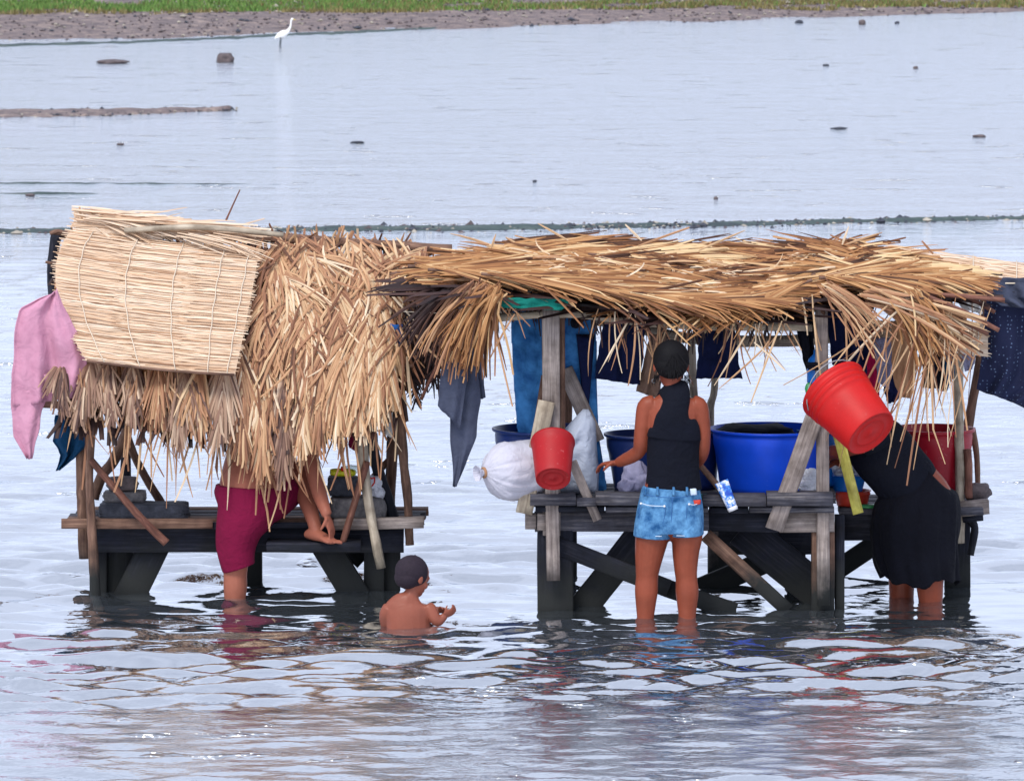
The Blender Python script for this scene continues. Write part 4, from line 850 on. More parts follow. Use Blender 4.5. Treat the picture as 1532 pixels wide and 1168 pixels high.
# ============================================================ THINGS ON AND ROUND THE HUTS
def tub(label, cat, mat, u, v_rim, Y, rt, rb, z, name='tub', group=None, hand=False, n=48):
    """open tapered tub; rt, rb in photo pixels at depth Y, standing at height z"""
    k = M(Y); c = P(u, v_rim, Y); h_ = c.z-z; c.z = z; mb = MB(); R1, R0 = rt*k, rb*k
    pr = [(0, .004), (R0*.9, .004), (R0, 0.0)]
    for i in range(1, 9): t_ = i/9; pr.append((R0+(R1-R0)*t_*.93+(.0035 if i == 7 else 0), h_*t_))
    pr += [(R1*.955, h_*.94), (R1*1.0, h_*.955), (R1*1.02, h_*.97), (R1*1.02, h_), (R1*.985, h_*1.004), (R1*.955, h_*.985), (R0*.97, .012), (0, .012)]
    lathe(mb, pr, c, (0, 0, 1), n); o = mb.build(name, mat, loc=c); tag(o, label, cat, group); return o
def puff(mb, left, right, Y, th, rows=16, cols=16, wr=.15, seed=0, pw=.5):
    """closed pillow between two photo-pixel polylines (top to bottom)"""
    def rs(pl, n):
        d = [0]
        for a, b in zip(pl, pl[1:]): d.append(d[-1]+math.hypot(b[0]-a[0], b[1]-a[1]))
        return [(np.interp(d[-1]*i/n, d, [p[0] for p in pl]), np.interp(d[-1]*i/n, d, [p[1] for p in pl])) for i in range(n+1)]
    Lp, Rp = rs(left, rows), rs(right, rows); F = []; B = []
    for j in range(rows+1):
        t = j/rows; f, b = [], []
        for i in range(cols+1):
            s = i/cols; u = Lp[j][0]*(1-s)+Rp[j][0]*s; v = Lp[j][1]*(1-s)+Rp[j][1]*s; e = (max(0, math.sin(math.pi*s))*max(0, math.sin(math.pi*t)))**pw
            nz = wr*mnoise.fractal(Vector((s*3, t*4, seed)), 1, 2, 3); p = P(u, v, Y); p1 = p+Vector((0, -th*(e*(1+nz)), 0)); f.append(mb.vuv(p1, (s, t)))
            if 0 < i < cols and 0 < j < rows: b.append(mb.vuv(p+Vector((0, th*e*(1+nz), 0)), (s, t)))
            else: b.append(f[-1])
        F.append(f); B.append(b)
    for j in range(rows):
        for i in range(cols): mb.face(F[j][i], F[j+1][i], F[j+1][i+1], F[j][i+1]); mb.face(B[j][i], B[j][i+1], B[j+1][i+1], B[j+1][i])

# --- tubs and basins
tub('large bright blue tub on the platform between the standing woman and the slanting plank', 'tub', 'blue_plastic', 1152, 640, .5, 89, 74, DZ)
tub('wide blue basin behind the white sack at the left end of the right hut', 'basin', 'blue_plastic_dark', 816, 640, .5, 79, 62, DZ, 'basin')
tub('dark blue basin beside the left hand of the woman in the tank top', 'basin', 'navy_plastic', 962, 648, .42, 58, 42, DZ, 'basin')
tub('dark tub half hidden between the woman in the tank top and the large blue tub', 'tub', 'navy_plastic', 1036, 645, .62, 42, 36, DZ)
tub('big dark red tub at the right end of the platform behind the bending person', 'tub', 'maroon_plastic', 1396, 640, .98, 62, 47, EZ)
tub('cyan basin tucked behind the right post of the hut', 'basin', 'cyan_plastic', 1222, 642, .72, 30, 24, DZ, 'basin')
tub('small pink bowl sticking up behind the top of the slanting plank', 'bowl', 'pink_plastic', 1226, 634, .6, 16, 10, P(1226, 656, .6).z, 'bowl')
tub('shallow orange red bowl at the platform edge, under the small blue bowl', 'bowl', 'orange_plastic', 1275, 733, .73, 28, 23, EZ, 'bowl')
tub('small blue bowl of white bags stacked on the orange red bowl', 'bowl', 'cyan_plastic', 1268, 710, .73, 29, 22, P(1275, 735, .73).z, 'bowl')
mb = MB(); rock(mb, P(1130, 645, .5), (.21, .2, .035), 4, .35); tag(mb.build('laundry', 'black_cloth'), 'dark laundry lump put in for the shade inside the large blue tub', 'laundry')  # dark cloth lump fills the tub in place of its shaded inside
# --- laundry and bags
def lump(name, mat, label, cat, pts, seed, group=None, rough=.4):
    mb = MB()
    for k, (u, v, Y, rx, ry, rz) in enumerate(pts): kk = M(Y); rock(mb, P(u, v, Y), (rx*kk, ry*kk, rz*kk), seed+k, rough)
    o = mb.build(name, mat); remesh(o, .004, 2); return tag(o, label, cat, group)
lump('plastic_bag', 'thin_bag', 'crumpled white bag on the platform just left of the right post', 'bag', [(1212, 715, .12, 13, 10, 15), (1206, 730, .1, 12, 10, 10), (1220, 728, .12, 9, 9, 11)], 3)
lump('plastic_bag', 'thin_bag', 'puffed white bag of washing powder heaped on the small blue bowl', 'bag', [(1250, 690, .7, 15, 13, 16), (1272, 694, .7, 13, 12, 14), (1288, 706, .68, 12, 10, 8), (1262, 706, .68, 16, 12, 8)], 9)
lump('laundry', 'mauve_cloth', 'pale lavender washing heaped on the platform beside the left hand of the standing woman', 'laundry', [(950, 712, .08, 20, 16, 24), (940, 728, .06, 17, 15, 14), (962, 724, .06, 16, 15, 18)], 14, rough=.3)
# tied sack, gathered at the neck
mb = MB(); a_ = P(812, 694, .12); b_ = P(736, 705, -.02); ax = (b_-a_).normalized(); sx, sy = frame(ax, Vector((0, 0, 1))); Lk = (b_-a_).length; rings = []
prof = [(0, .03), (.03, .09), (.12, .13), (.3, .146), (.5, .15), (.68, .142), (.8, .12), (.9, .085), (.96, .05), (1.0, .022), (1.03, .016), (1.06, .022), (1.1, .034), (1.13, .04)]
for (t_, r_) in catmull([(p[0]*Lk*1.15, p[1]*1.0) for p in prof], 3):
    tt = t_/(Lk*1.15); pl = max(0, min(1, (tt-.35)/.5)); ring = []
    for k in range(112):
        an = 2*math.pi*k/112; w_ = 1+pl*(.028*math.sin(11*an+3*math.sin(2*an)+tt*4)+.02*math.sin(27*an+2*math.sin(5*an))) + +.1*mnoise.fractal(Vector((math.cos(an)*1.7, math.sin(an)*1.7, tt*3)), 1, 2, 4)-.1*max(0, math.sin(an))*0
        ring.append(mb.vuv(a_+ax*t_+(sx*math.cos(an)*1.0+sy*math.sin(an)*1.0)*r_*w_+Vector((0, 0, -.015*math.sin(math.pi*min(1, tt)))), (tt, k/112)))
    rings.append(ring)
for p, q in zip(rings, rings[1:]):
    for k in range(112): mb.face(p[k], q[k], q[(k+1) % 112], p[(k+1) % 112])
mb.face(*rings[0])
sk = mb.build('sack', 'sack_cloth'); tag(sk, 'full white cloth sack tied at the neck, lying at the left end of the platform', 'sack')
mb = MB(); lathe(mb, [(.021, -.008), (.028, -.004), (.029, .004), (.021, .008)], b_+ax*.0+(ax*Lk*.155), ax, 20); mb.build('tie_string', 'tan_cloth', sk)
mb = MB(); puff(mb, [(872, 612), (846, 640), (824, 662), (818, 700), (826, 738)], [(881, 612), (891, 632), (893, 670), (896, 705), (895, 738)], .2, .09, 24, 20, .3, 5)
tag(mb.build('sack', 'pillow_cloth'), 'pale blue white sack propped upright like a pillow behind the small red bucket', 'sack')
# --- package of detergent leaning at the platform edge
pkE = empty('package', P(1088, 762, -.1)); tag(pkE, 'blue and white printed packet leaning at the platform edge under the blue tub', 'packet')
m, t, b = newmat('packet'); vv = noise(t, 22, 3, geo(t)); rp = ramp(t, [(.42, srgb(232, 236, 244)), (.5, srgb(60, 130, 214)), (.6, srgb(24, 70, 176))]); t.links.new(vv, rp.inputs[0]); t.links.new(rp.outputs[0], b.inputs['Base Color']); b.inputs['Roughness'].default_value = .35
mb = MB(); q0, q1 = P(1079, 720, -.09), P(1095, 758, -.11); loft(mb, [tuple(q0)+(.036, .006), tuple(q0.lerp(q1, .15))+(.034, .014), tuple(q0.lerp(q1, .6))+(.03, .021), tuple(q0.lerp(q1, 1))+(.026, .024)], 20, 3); mb.build('tube', 'packet', pkE)
mb = MB(); lathe(mb, [(0, 0), (.026, 0), (.027, .008), (.024, .02), (0, .021)], q1, (q1-q0), 18); mb.build('cap', 'white_plastic', pkE)
ppole('stick', 'brown_wood', None, [(1042, 690, .0), (1058, 708, -.02), (1080, 735, -.05)], (5, 5)); tag(bpy.data.objects['stick'], 'short grey stick propped between the standing woman and the packet', 'stick')
o = part(lambda b: pk(b, 1254, 650, 1284, 768, 16, .25, .016, .1), 'plank', 'yellow_wood', None, None); tag(o, 'narrow yellow green plank leaning under the large red bucket', 'plank')
mb = MB(); rock(mb, P(1052, 742, .0), (.035, .03, .014), 3, .1, .4); tag(mb.build('soap_dish', 'teal_plastic'), 'small teal dish on the platform behind the standing woman at hip height', 'dish')
mb = MB(); rock(mb, P(1300, 757, .62), (.05, .03, .012), 3, .1, .4); tag(mb.build('soap_dish', 'green_plastic'), 'flat green dish at the platform edge by the orange red bowl', 'dish')
mb = MB(); rock(mb, P(1462, 735, .85), (.075, .07, .05), 11, .2, .25); tag(mb.build('rock', 'brown_stone'), 'rounded grey stone resting at the far right end of the platform', 'rock')

# --- red buckets
def bucket(label, rimc, axd, r1, r0, L, mat, rings=True, bail=True):
    rimc = Vector(rimc); axd = Vector(axd).normalized(); e = empty('bucket', rimc+axd*L); tag(e, label, 'bucket')
    f = lambda h_: r1+(r0-r1)*h_/L
    pr = [(f(0)*.93, .004), (f(0)*.95, 0), (f(0)*1.015, .0), (f(0)*1.03, .006), (f(0)*1.03, .016), (f(0)*1.0, .02)]
    if rings:
        for h0 in (.045, .075): pr += [(f(h0), h0), (f(h0)*1.03, h0+.002), (f(h0)*1.03, h0+.007), (f(h0), h0+.009)]
        pr += [(f(.11), .11), (f(.11)*1.012, .112), (f(.112)*1.012, .114), (f(.116), .116)]
    for i in range(1, 8): h0 = .12+(L-.125)*i/8 if rings else .03+(L-.035)*i/8; pr.append((f(h0), h0))
    pr += [(f(L), L-.004), (f(L)*.985, L), (f(L)*.93, L), (f(L)*.91, L-.007), (f(L)*.62, L-.007), (f(L)*.6, L-.004), (f(L)*.57, L-.007), (f(L)*.14, L-.007), (f(L)*.12, L-.004), (0, L-.004)]
    mb = MB(); lathe(mb, pr, rimc, axd, 64); mb.build('pail', mat, e)
    mb = MB(); lathe(mb, [(f(0)*.94, .002), (f(L)*.95, L-.012), (0, L-.014)], rimc, axd, 48); mb.build('inner_wall', mat, e)
    if bail:
        sx, sy = frame(axd, Vector((1, 0, 0))); mb = MB(); loft(mb, [tuple(rimc+sy*math.cos(a)*f(.05)*1.05-axd*(math.sin(a)*f(0)*.55-.05)+sx*math.sin(a)*f(0)*.85)+(.0028, .0028) for a in np.linspace(0, math.pi, 15)], 6, 1); mb.build('handle', 'metal', e)
    return e
bucket('small red bucket hung upside down over the plank tip at the left pale post', P(827, 660, -.12), (0, -.72, -.69), 32.5*M(-.1), 26*M(-.1), .245, 'red_plastic_dull', False, False)
ax_ = (.667*.81, -.59, -.745*.81)
bucket('large bright red bucket tilted high on the right post before the bending person', P(1245, 581, -.2), ax_, 53*M(-.2), 41.5*M(-.2), 102*M(-.2), 'red_plastic', True, True)
# things tied to the right post
bt = empty('bottle', P(1221, 570, -.04)); tag(bt, 'blue plastic bottle tied to the right post above the large red bucket', 'bottle')
mb = MB(); lathe(mb, [(0, 0), (.045, 0), (.05, .01), (.05, .1), (.042, .125), (.018, .15), (.018, .17), (0, .172)], P(1222, 574, .09), (0, 0, 1), 24); mb.build('bottle_body', 'cyan_plastic', bt)
mb = MB(); lathe(mb, [(.041, -.012), (.052, -.008), (.052, .008), (.041, .012)], P(1222, 550, .05), (0.1, 0, 1), 20); lathe(mb, [(.045, -.01), (.056, -.006), (.056, .006), (.045, .01)], P(1222, 543, .05), (-.1, 0, 1), 20); tag(mb.build('cord', 'black_cloth'), 'black cord wound round the right post at the blue bottle', 'cord')
mb = MB(); rock(mb, P(1210, 582, .05), (.02, .02, .03), 5, .2); tag(mb.build('cap', 'green_plastic'), 'small green knob showing left of the large red bucket', 'plastic cap')

# --- cloths hung out
cloth('towel', 'pink_cloth', [(80, 440), (60, 446), (28, 462), (22, 500), (18, 560), (19, 608)], [(84, 432), (98, 462), (118, 500), (130, 540), (128, 562), (118, 594)], .36, 2.2, .024, 34, 44, 'pink towel draped over the left end of the left hut roof', 'towel')
cloth('towel_tail', 'pink_cloth', [(18, 560), (17, 620), (22, 655), (40, 686)], [(76, 560), (66, 605), (58, 640), (47, 686)], .37, 1.2, .015, 14, 14, tagit=False, parent=bpy.data.objects['towel'])
cloth('cloth', 'teal_cloth', [(82, 620), (80, 660), (92, 680), (84, 704)], [(150, 610), (132, 660), (116, 680), (90, 703)], .6, 2, .025, 18, 22, 'dark teal cloth hanging under the pink towel at the left corner post', 'cloth')
cloth('cloth', 'navy_cloth', [(185, 585), (186, 600), (190, 640)], [(275, 585), (272, 610), (268, 652)], .75, 3, .02, 12, 22, 'dark cloth hanging inside the left hut behind the fringe', 'cloth')
cloth('cloth', 'teal_cloth', [(352, 560), (350, 640), (352, 664)], [(398, 560), (392, 620), (372, 660)], .62, 2, .02, 12, 16, 'dark green cloth hanging in the gap of thatch above the crouching man', 'cloth')
cloth('cloth', 'white_cloth', [(568, 545), (568, 570), (568, 610), (566, 645)], [(592, 545), (590, 570), (588, 600), (586, 655)], .62, 1.2, .012, 16, 12, 'narrow off-white cloth hanging at the right corner of the left hut', 'cloth')
cloth('cloth', 'blue_cloth', [(584, 485), (585, 540), (588, 582)], [(602, 485), (602, 540), (602, 580)], .6, 1.5, .01, 12, 10, 'narrow blue cloth strip hanging beside the right corner of the left hut', 'cloth')
cloth('cloth', 'black_cloth', [(600, 470), (603, 540), (606, 585)], [(640, 470), (640, 540), (632, 575)], .85, 2.5, .02, 12, 16, 'black cloth hanging in the gap between the two huts', 'cloth')
cloth('cloth', 'maroon_cloth', [(520, 620), (522, 670)], [(545, 620), (540, 680)], .62, 1, .01, 8, 8, 'scrap of dark red cloth under the thatch near the yellow bottle', 'cloth')
cloth('towel', 'grey_towel', [(668, 470), (671, 560), (673, 640), (678, 728)], [(712, 470), (716, 560), (718, 600), (712, 655), (683, 727)], .02, 1.1, .014, 40, 30, 'long dark grey towel hanging to a point between the two huts', 'towel')
cloth('towel_fold', 'grey_towel', [(664, 470), (660, 560), (655, 607)], [(700, 470), (699, 560), (690, 642)], -.03, 1.3, .012, 24, 20, tagit=False, parent=bpy.data.objects['towel.001'])
cloth('towel_corner', 'grey_towel', [(704, 470), (707, 560), (710, 602)], [(716, 470), (722, 560), (726, 594)], .06, 1, .01, 14, 10, tagit=False, parent=bpy.data.objects['towel.001'])
mb = MB()
puff(mb, [(764, 464), (764, 500), (766, 535)], [(893, 464), (893, 500), (893, 545)], .34, .025, 12, 24, .5, 2, .35)
puff(mb, [(765, 500), (767, 560), (773, 640), (778, 690)], [(842, 500), (838, 560), (828, 640), (824, 690)], .34, .034, 20, 14, .5, 3, .35)
puff(mb, [(826, 500), (840, 545), (866, 620), (876, 738)], [(894, 500), (893, 560), (896, 650), (910, 735)], .36, .032, 22, 14, .5, 4, .35)
jn = mb.build('jeans', 'denim'); remesh(jn, .007, 2); tag(jn, 'blue jeans hung by the waist behind the left post of the right hut', 'jeans')
mb = MB(); puff(mb, [(862, 500), (868, 560), (874, 620)], [(890, 500), (886, 550), (880, 620)], .3, .01, 10, 8, .3, 6); mb.build('side_panel', 'navy_cloth', jn)
cloth('shorts', 'navy_cloth', [(903, 484), (896, 520), (890, 566)], [(966, 484), (962, 530), (957, 576)], .3, 2, .015, 16, 22, 'dark navy shorts hanging left of the head of the standing woman', 'shorts')
cloth('shorts', 'navy_cloth', [(1046, 484), (1044, 530), (1040, 566)], [(1098, 484), (1104, 530), (1110, 566)], .3, 2, .015, 16, 22, 'dark navy shorts hanging right of the head of the standing woman', 'shorts')
cloth('cloth', 'brown_cloth', [(972, 500), (962, 545), (952, 585)], [(1000, 500), (994, 550), (984, 596)], .32, 2, .015, 14, 14, 'brown cloth hanging behind the head of the standing woman', 'cloth')
cloth('shirt', 'black_cloth', [(1188, 460), (1192, 500), (1200, 530), (1208, 560)], [(1216, 455), (1218, 500), (1218, 540), (1214, 560)], .16, 1.4, .02, 16, 12, 'black garment bunched on the left side of the right post', 'garment')
cloth('shirt', 'navy_cloth', [(1238, 455), (1240, 500), (1244, 545)], [(1306, 455), (1300, 510), (1296, 560)], .3, 2.5, .02, 16, 20, 'dark navy garment hanging right of the right post behind the large red bucket', 'garment')
cloth('shirt', 'magenta_cloth', [(1286, 490), (1290, 540), (1300, 590)], [(1318, 490), (1322, 540), (1316, 592)], .5, 1.6, .015, 14, 14, 'dark magenta garment hanging above the bending person', 'garment')
cloth('cloth', 'mauve_cloth', [(1306, 505), (1310, 540), (1314, 572)], [(1336, 505), (1336, 545), (1330, 582)], .42, 1.6, .012, 12, 12, 'grey lavender cloth hanging next to the dark magenta garment', 'cloth')
cloth('cloth', 'navy_cloth', [(1318, 560), (1322, 580), (1328, 604)], [(1348, 560), (1346, 585), (1342, 600)], .55, 1, .01, 10, 10, 'scrap of navy cloth showing below the lavender and tan cloths', 'cloth')
cloth('cloth', 'tan_cloth', [(1334, 480), (1334, 540), (1338, 575), (1350, 594)], [(1372, 480), (1370, 540), (1366, 575), (1362, 596)], .3, 1.4, .014, 18, 14, 'tan cloth hanging in a rounded tongue under the right end of the long roof', 'cloth')
cloth('cloth', 'black_cloth', [(1378, 500), (1380, 560), (1381, 580)], [(1412, 500), (1414, 560), (1416, 582)], .5, 1.8, .012, 12, 14, 'black cloth hanging right of the tan cloth', 'cloth')
cloth('cloth', 'teal_cloth', [(1398, 500), (1402, 560), (1405, 586)], [(1430, 500), (1428, 560), (1418, 584)], .56, 1.4, .012, 12, 12, 'blue green cloth hanging just left of the pale right pole', 'cloth')
cloth('cloth', 'mauve_cloth', [(1438, 500), (1440, 540), (1444, 556)], [(1462, 500), (1458, 540), (1454, 552)], .6, 1.4, .012, 10, 10, 'small lavender cloth hanging right of the pale right pole', 'cloth')
cloth('cloth', 'white_cloth', [(1408, 416), (1424, 432), (1440, 462)], [(1446, 418), (1462, 440), (1470, 470)], .25, 2, .02, 12, 16, 'bright white cloth caught among the stalk ends at the right of the long roof', 'cloth')
cloth('cloth', 'dotted_cloth', [(1474, 430), (1470, 500), (1466, 560), (1462, 582)], [(1640, 430), (1640, 520), (1630, 600), (1560, 620)], .5, 3.2, .03, 30, 50, 'dark blue cloth with small white dots hanging at the right edge of the picture', 'cloth')
cloth('cloth', 'grey_towel', [(1456, 418), (1464, 430), (1476, 444), (1500, 458)], [(1640, 412), (1640, 430), (1640, 450), (1630, 468)], .42, 4, .03, 14, 44, 'dark grey cloth folded over the top of the dotted blue cloth', 'cloth')
ppole('line', 'twine', None, [(1440, 425, .5), (1540, 424, .5), (1660, 428, 1.5)], (1.2, 1.2)); tag(bpy.data.objects['line'], 'cord carrying the dotted cloth at the right edge', 'cord')
cloth('tarp', 'green_tarp', [(745, 445), (746, 452), (748, 460)], [(852, 448), (850, 456), (840, 464)], -.1, 2, .012, 8, 30, 'strip of teal tarp under the front edge of the long roof, above the pale post', 'tarp')
lump('headscarf_bundle', 'black_cloth', 'small black bundle hanging under the roof right of the left post', 'bundle', [(866, 470, .25, 14, 12, 12), (862, 482, .25, 9, 9, 9)], 30)
# clothes lines under the long roof
for k, (a_, b_, l_) in enumerate([((640, 468, .02), (1240, 458, .3), 'thin cord strung under the front of the long roof, carrying the grey towel'), ((600, 466, .34), (1300, 476, .34), 'thin cord strung under the long roof, carrying the jeans and shorts'), ((1240, 486, .5), (1474, 496, .55), 'thin cord strung between the right post and the curved pole, carrying small cloths')]):
    mb = MB(); A_, B_ = P(*a_), P(*b_); loft(mb, [tuple(A_.lerp(B_, t_)+Vector((0, 0, -.02*math.sin(math.pi*t_))))+(.002, .002) for t_ in np.linspace(0, 1, 9)], 5, 1); tag(mb.build('clothesline', 'twine'), l_, 'cord')

# --- things on the left deck
def block(name, mat, label, cat, u, vb, vt, w_, d, Y, seed, sq=.75, rough=.12, group=None):
    k = M(Y); a = P(u, vb, Y); b = P(u, vt, Y); c = (a+b)/2; mb = MB(); rock(mb, c, (w_*k/2*1.1, d/2*1.1, (b.z-a.z)/2*1.1), seed, rough, sq, 4); return tag(mb.build(name, mat), label, cat, group)
block('washing_stone', 'dark_stone', 'long dark washing slab lying on the left end of the left deck', 'slab', 216, 777, 750, 148, .2, .72, 2, .9, .06)
block('washing_stone', 'stone', 'flat grey stone block resting on the long dark slab', 'stone', 187, 751, 733, 70, .16, .78, 4, .8, .08)
block('washing_stone', 'brown_stone', 'rounded brown stone topmost of the pile on the left deck', 'stone', 183, 734, 712, 48, .14, .78, 6, .5, .1)
block('washing_stone', 'stone', 'big rough grey stone block at the right end of the left deck', 'stone', 534, 776, 740, 88, .2, .68, 8, .8, .12)
block('washing_stone', 'dark_stone', 'dark block on the big grey stone, under the yellow bottle', 'stone', 513, 742, 711, 50, .16, .7, 9, .9, .05)
block('washing_stone', 'stone', 'small rough stone leaning against the big grey block under the dark pole', 'stone', 566, 776, 745, 26, .12, .66, 12, .5, .2)
e = empty('jar', XZ(480, .95, LZ)); tag(e, 'small dull jar with a grey lid behind the foot of the man', 'jar')
mb = MB(); c_ = P(480, 768, .95); c_.z = LZ; lathe(mb, [(0, 0), (.032, 0), (.034, .01), (.034, .08), (.03, .1), (0, .1)], c_, (0, 0, 1), 22); mb.build('glass', 'clear_plastic', e)
mb = MB(); lathe(mb, [(0, 0), (.035, 0), (.036, .03), (0, .032)], c_+Vector((0, 0, .1)), (0, 0, 1), 22); mb.build('lid', 'metal', e)
e = empty('bottle', P(512, 711, .66)); tag(e, 'yellow bottle with a red cap lying on the dark block of the left deck', 'bottle')
mb = MB(); q0, q1 = P(494, 706, .66), P(532, 707, .68); loft(mb, [tuple(q0)+(.015, .018), tuple(q0.lerp(q1, .15))+(.02, .028), tuple(q0.lerp(q1, .5))+(.022, .03), tuple(q0.lerp(q1, .85))+(.02, .028), tuple(q1)+(.012, .014)], 16, 3); mb.build('bottle_body', 'yellow_plastic', e)
mb = MB(); lathe(mb, [(0, 0), (.012, 0), (.013, .02), (0, .022)], P(513, 704, .64), (.1, -.2, 1), 16); mb.build('cap', 'red_plastic', e)
lump('plastic_bag', 'clear_plastic', 'clear plastic bag puffed up behind the red bottle cap on the left deck', 'bag', [(526, 702, .7, 13, 9, 7)], 40, rough=.2)
e = lump('plastic_bag', 'thin_bag', 'white plastic bag with red marks on the rough stone of the left deck', 'bag', [(560, 722, .66, 11, 9, 11), (566, 737, .66, 10, 9, 10), (553, 716, .66, 7, 7, 5)], 44)
mb = MB(); loft(mb, [tuple(P(u, v, Y))+(.004, .004) for (u, v, Y) in [(552, 712, .62), (556, 716, .615), (560, 714, .615), (560, 722, .61), (555, 728, .61)]], 6, 2); mb.build('red_mark', 'red_plastic', e)
# ============================================================ PEOPLE
def chain(mb, pts, sides=18, sm=4, cap=2, rn=0):
    loft(mb, [tuple(P(u, v, Y))+(rx*M(Y), ry*M(Y)) for (u, v, Y, rx, ry) in pts], sides, sm, cap=cap, rn=rn)
def ball(mb, c, r, sub=3): rock(mb, c, r, 0, 0, 0, sub)
def hand(mb, wrist, to, palmn, s=1.0, curl=.9, thumb=1):
    """wrist -> to gives the palm direction; palmn = normal of the palm (inner side)"""
    wrist = Vector(wrist); d = Vector(to).normalized(); n = Vector(palmn); n = (n-d*n.dot(d)).normalized(); sd_ = d.cross(n)
    rr = .0085*s; pl = .085*s; pw_ = .036*s
    loft(mb, [tuple(wrist-d*.02)+(.022*s, .018*s), tuple(wrist+d*.02*s)+(.03*s, .016*s), tuple(wrist+d*pl*.6)+(pw_*1.1, .015*s), tuple(wrist+d*pl)+(pw_, .011*s)], 14, 3, ref=n, cap=2)
    for k, ln in enumerate((.066, .076, .07, .054)):
        b = wrist+d*pl*.93+sd_*(k-1.5)*.0185*s; dd = d.copy(); p = b; pts = [tuple(p)+(rr, rr)]
        for j, fr_ in enumerate((.45, .32, .26)):
            a = curl*(.55+.25*j)*(1+.06*(k-1.5)); dd = (dd*math.cos(a)+n*math.sin(a)).normalized(); n2 = n; p = p+dd*ln*fr_*s*1.0; pts.append(tuple(p)+(rr*(1-.1*(j+1)), rr*(1-.1*(j+1))))
        loft(mb, pts, 8, 3, cap=2)
    b = wrist+d*pl*.3+sd_*thumb*pw_*.9; td = (d*.7+sd_*thumb*.5+n*.5).normalized(); p1 = b+td*.034*s; p2 = p1+(td*.6+d*.3+n*.5-sd_*thumb*.2).normalized()*.026*s
    loft(mb, [tuple(b-td*.015*s)+(rr*1.3, rr*1.3), tuple(b)+(rr*1.25, rr*1.25), tuple(p1)+(rr*1.1, rr*1.1), tuple(p2)+(rr*.85, rr*.85)], 8, 3, cap=2)
def foot(mb, ankle, d, s=1.0):
    a = Vector(ankle); d = Vector(d).normalized(); up = Vector((0, 0, 1)); sd_ = d.cross(up).normalized()
    loft(mb, [tuple(a-d*.045*s-up*.055*s)+(.026*s, .022*s), tuple(a-up*.045*s)+(.03*s, .036*s), tuple(a+d*.07*s-up*.05*s)+(.036*s, .027*s), tuple(a+d*.13*s-up*.062*s)+(.042*s, .017*s), tuple(a+d*.155*s-up*.066*s)+(.04*s, .012*s)], 14, 3, ref=up, cap=2)
    for k in range(5):
        b = a+d*(.155-.006*k)*s-up*.066*s+sd_*(-.032+.016*k)*s; r_ = (.0115 if k == 0 else .0085)*s; loft(mb, [tuple(b)+(r_, r_), tuple(b+d*.018*s)+(r_, r_*.95), tuple(b+d*(.034-.003*k)*s-up*.003)+(r_*.8, r_*.75)], 8, 2, cap=2)
def head(mb, c, w_, face, up=(0, 0, 1)):
    """c = centre of the skull, w_ = half width, face = direction looked at"""
    c = Vector(c); f = Vector(face).normalized(); up = Vector(up); up = (up-f*up.dot(f)).normalized(); s = f.cross(up)
    def el(off, r, ln=None):
        o = c+f*off[0]*w_+s*off[1]*w_+up*off[2]*w_; ax_ = up; L = r[2]*w_
        pts = [tuple(o+ax_*L*math.sin(a))+(max(.001, r[1]*w_*math.cos(a)), max(.001, r[0]*w_*math.cos(a))) for a in np.linspace(-1.45, 1.45, 11)]
        loft(mb, pts, 18, 1, ref=f, cap=2)
    el((-.1, 0, .25), (1.25, 1.0, 1.12)); el((.35, 0, -.45), (.78, .72, .95)); el((.62, 0, -.95), (.42, .45, .42)); el((.95, 0, .1), (.28, .62, .25))
    el((1.16, 0, -.25), (.16, .13, .3)); el((1.27, 0, -.42), (.16, .17, .14)); el((1.04, 0, -.78), (.14, .28, .07)); el((1.02, 0, -.9), (.13, .24, .07))
    for k in (-1, 1): el((-.02, k*1.0, -.15), (.2, .09, .32)); el((.92, k*.36, -.08), (.16, .17, .12)); el((.72, k*.5, -.45), (.3, .28, .3))
    return f, s, up
def hairshell(mb, c, w_, f, s, up, low=1):
    c = Vector(c)
    def el(off, r):
        o = c+f*off[0]*w_+s*off[1]*w_+up*off[2]*w_; L = r[2]*w_
        loft(mb, [tuple(o+up*L*math.sin(a))+(max(.001, r[1]*w_*math.cos(a)), max(.001, r[0]*w_*math.cos(a))) for a in np.linspace(-1.5, 1.5, 15)], 26, 1, ref=f, cap=2, rn=.04)
    el((-.22, 0, .3), (1.24, 1.1, 1.18)); el((-.5, 0, -.18), (.86, .98, .8))
    if low: el((-.6, 0, -.5), (.6, .8, .6))
def eyes(parent, c, w_, f, s, up):
    for k in (-1, 1):
        mb = MB(); ball(mb, Vector(c)+f*w_*1.02+s*k*w_*.36-up*.06*w_, (.1*w_,)*3, 2); mb.build('eye', 'hair', parent)
def person(label, loc): e = empty('person', loc); return tag(e, label, 'person')

# --- woman in the tank top, seen from behind
E = person('standing woman seen from behind in black tank top and denim shorts by the right hut', P(1003, 921, -.2))
mb = MB(); Y = -.2
chain(mb, [(1003, 797, Y, 26, 22), (1003, 783, Y, 44, 31), (1003, 762, Y, 47, 33), (1004, 738, Y, 42, 28), (1006, 705, Y, 37, 25), (1007, 672, Y, 38, 26), (1007, 640, Y, 41, 27), (1007, 616, Y, 42, 25), (1007, 603, Y, 38, 20), (1007, 594, Y+.005, 26, 17), (1007, 585, Y+.01, 15, 14), (1006, 572, Y+.02, 13, 13), (1005, 555, Y+.02, 13, 13)])
hc = P(1004, 546, Y+.035); f_, s_, u_ = head(mb, hc, 25*M(Y), (0, .93, -.35))
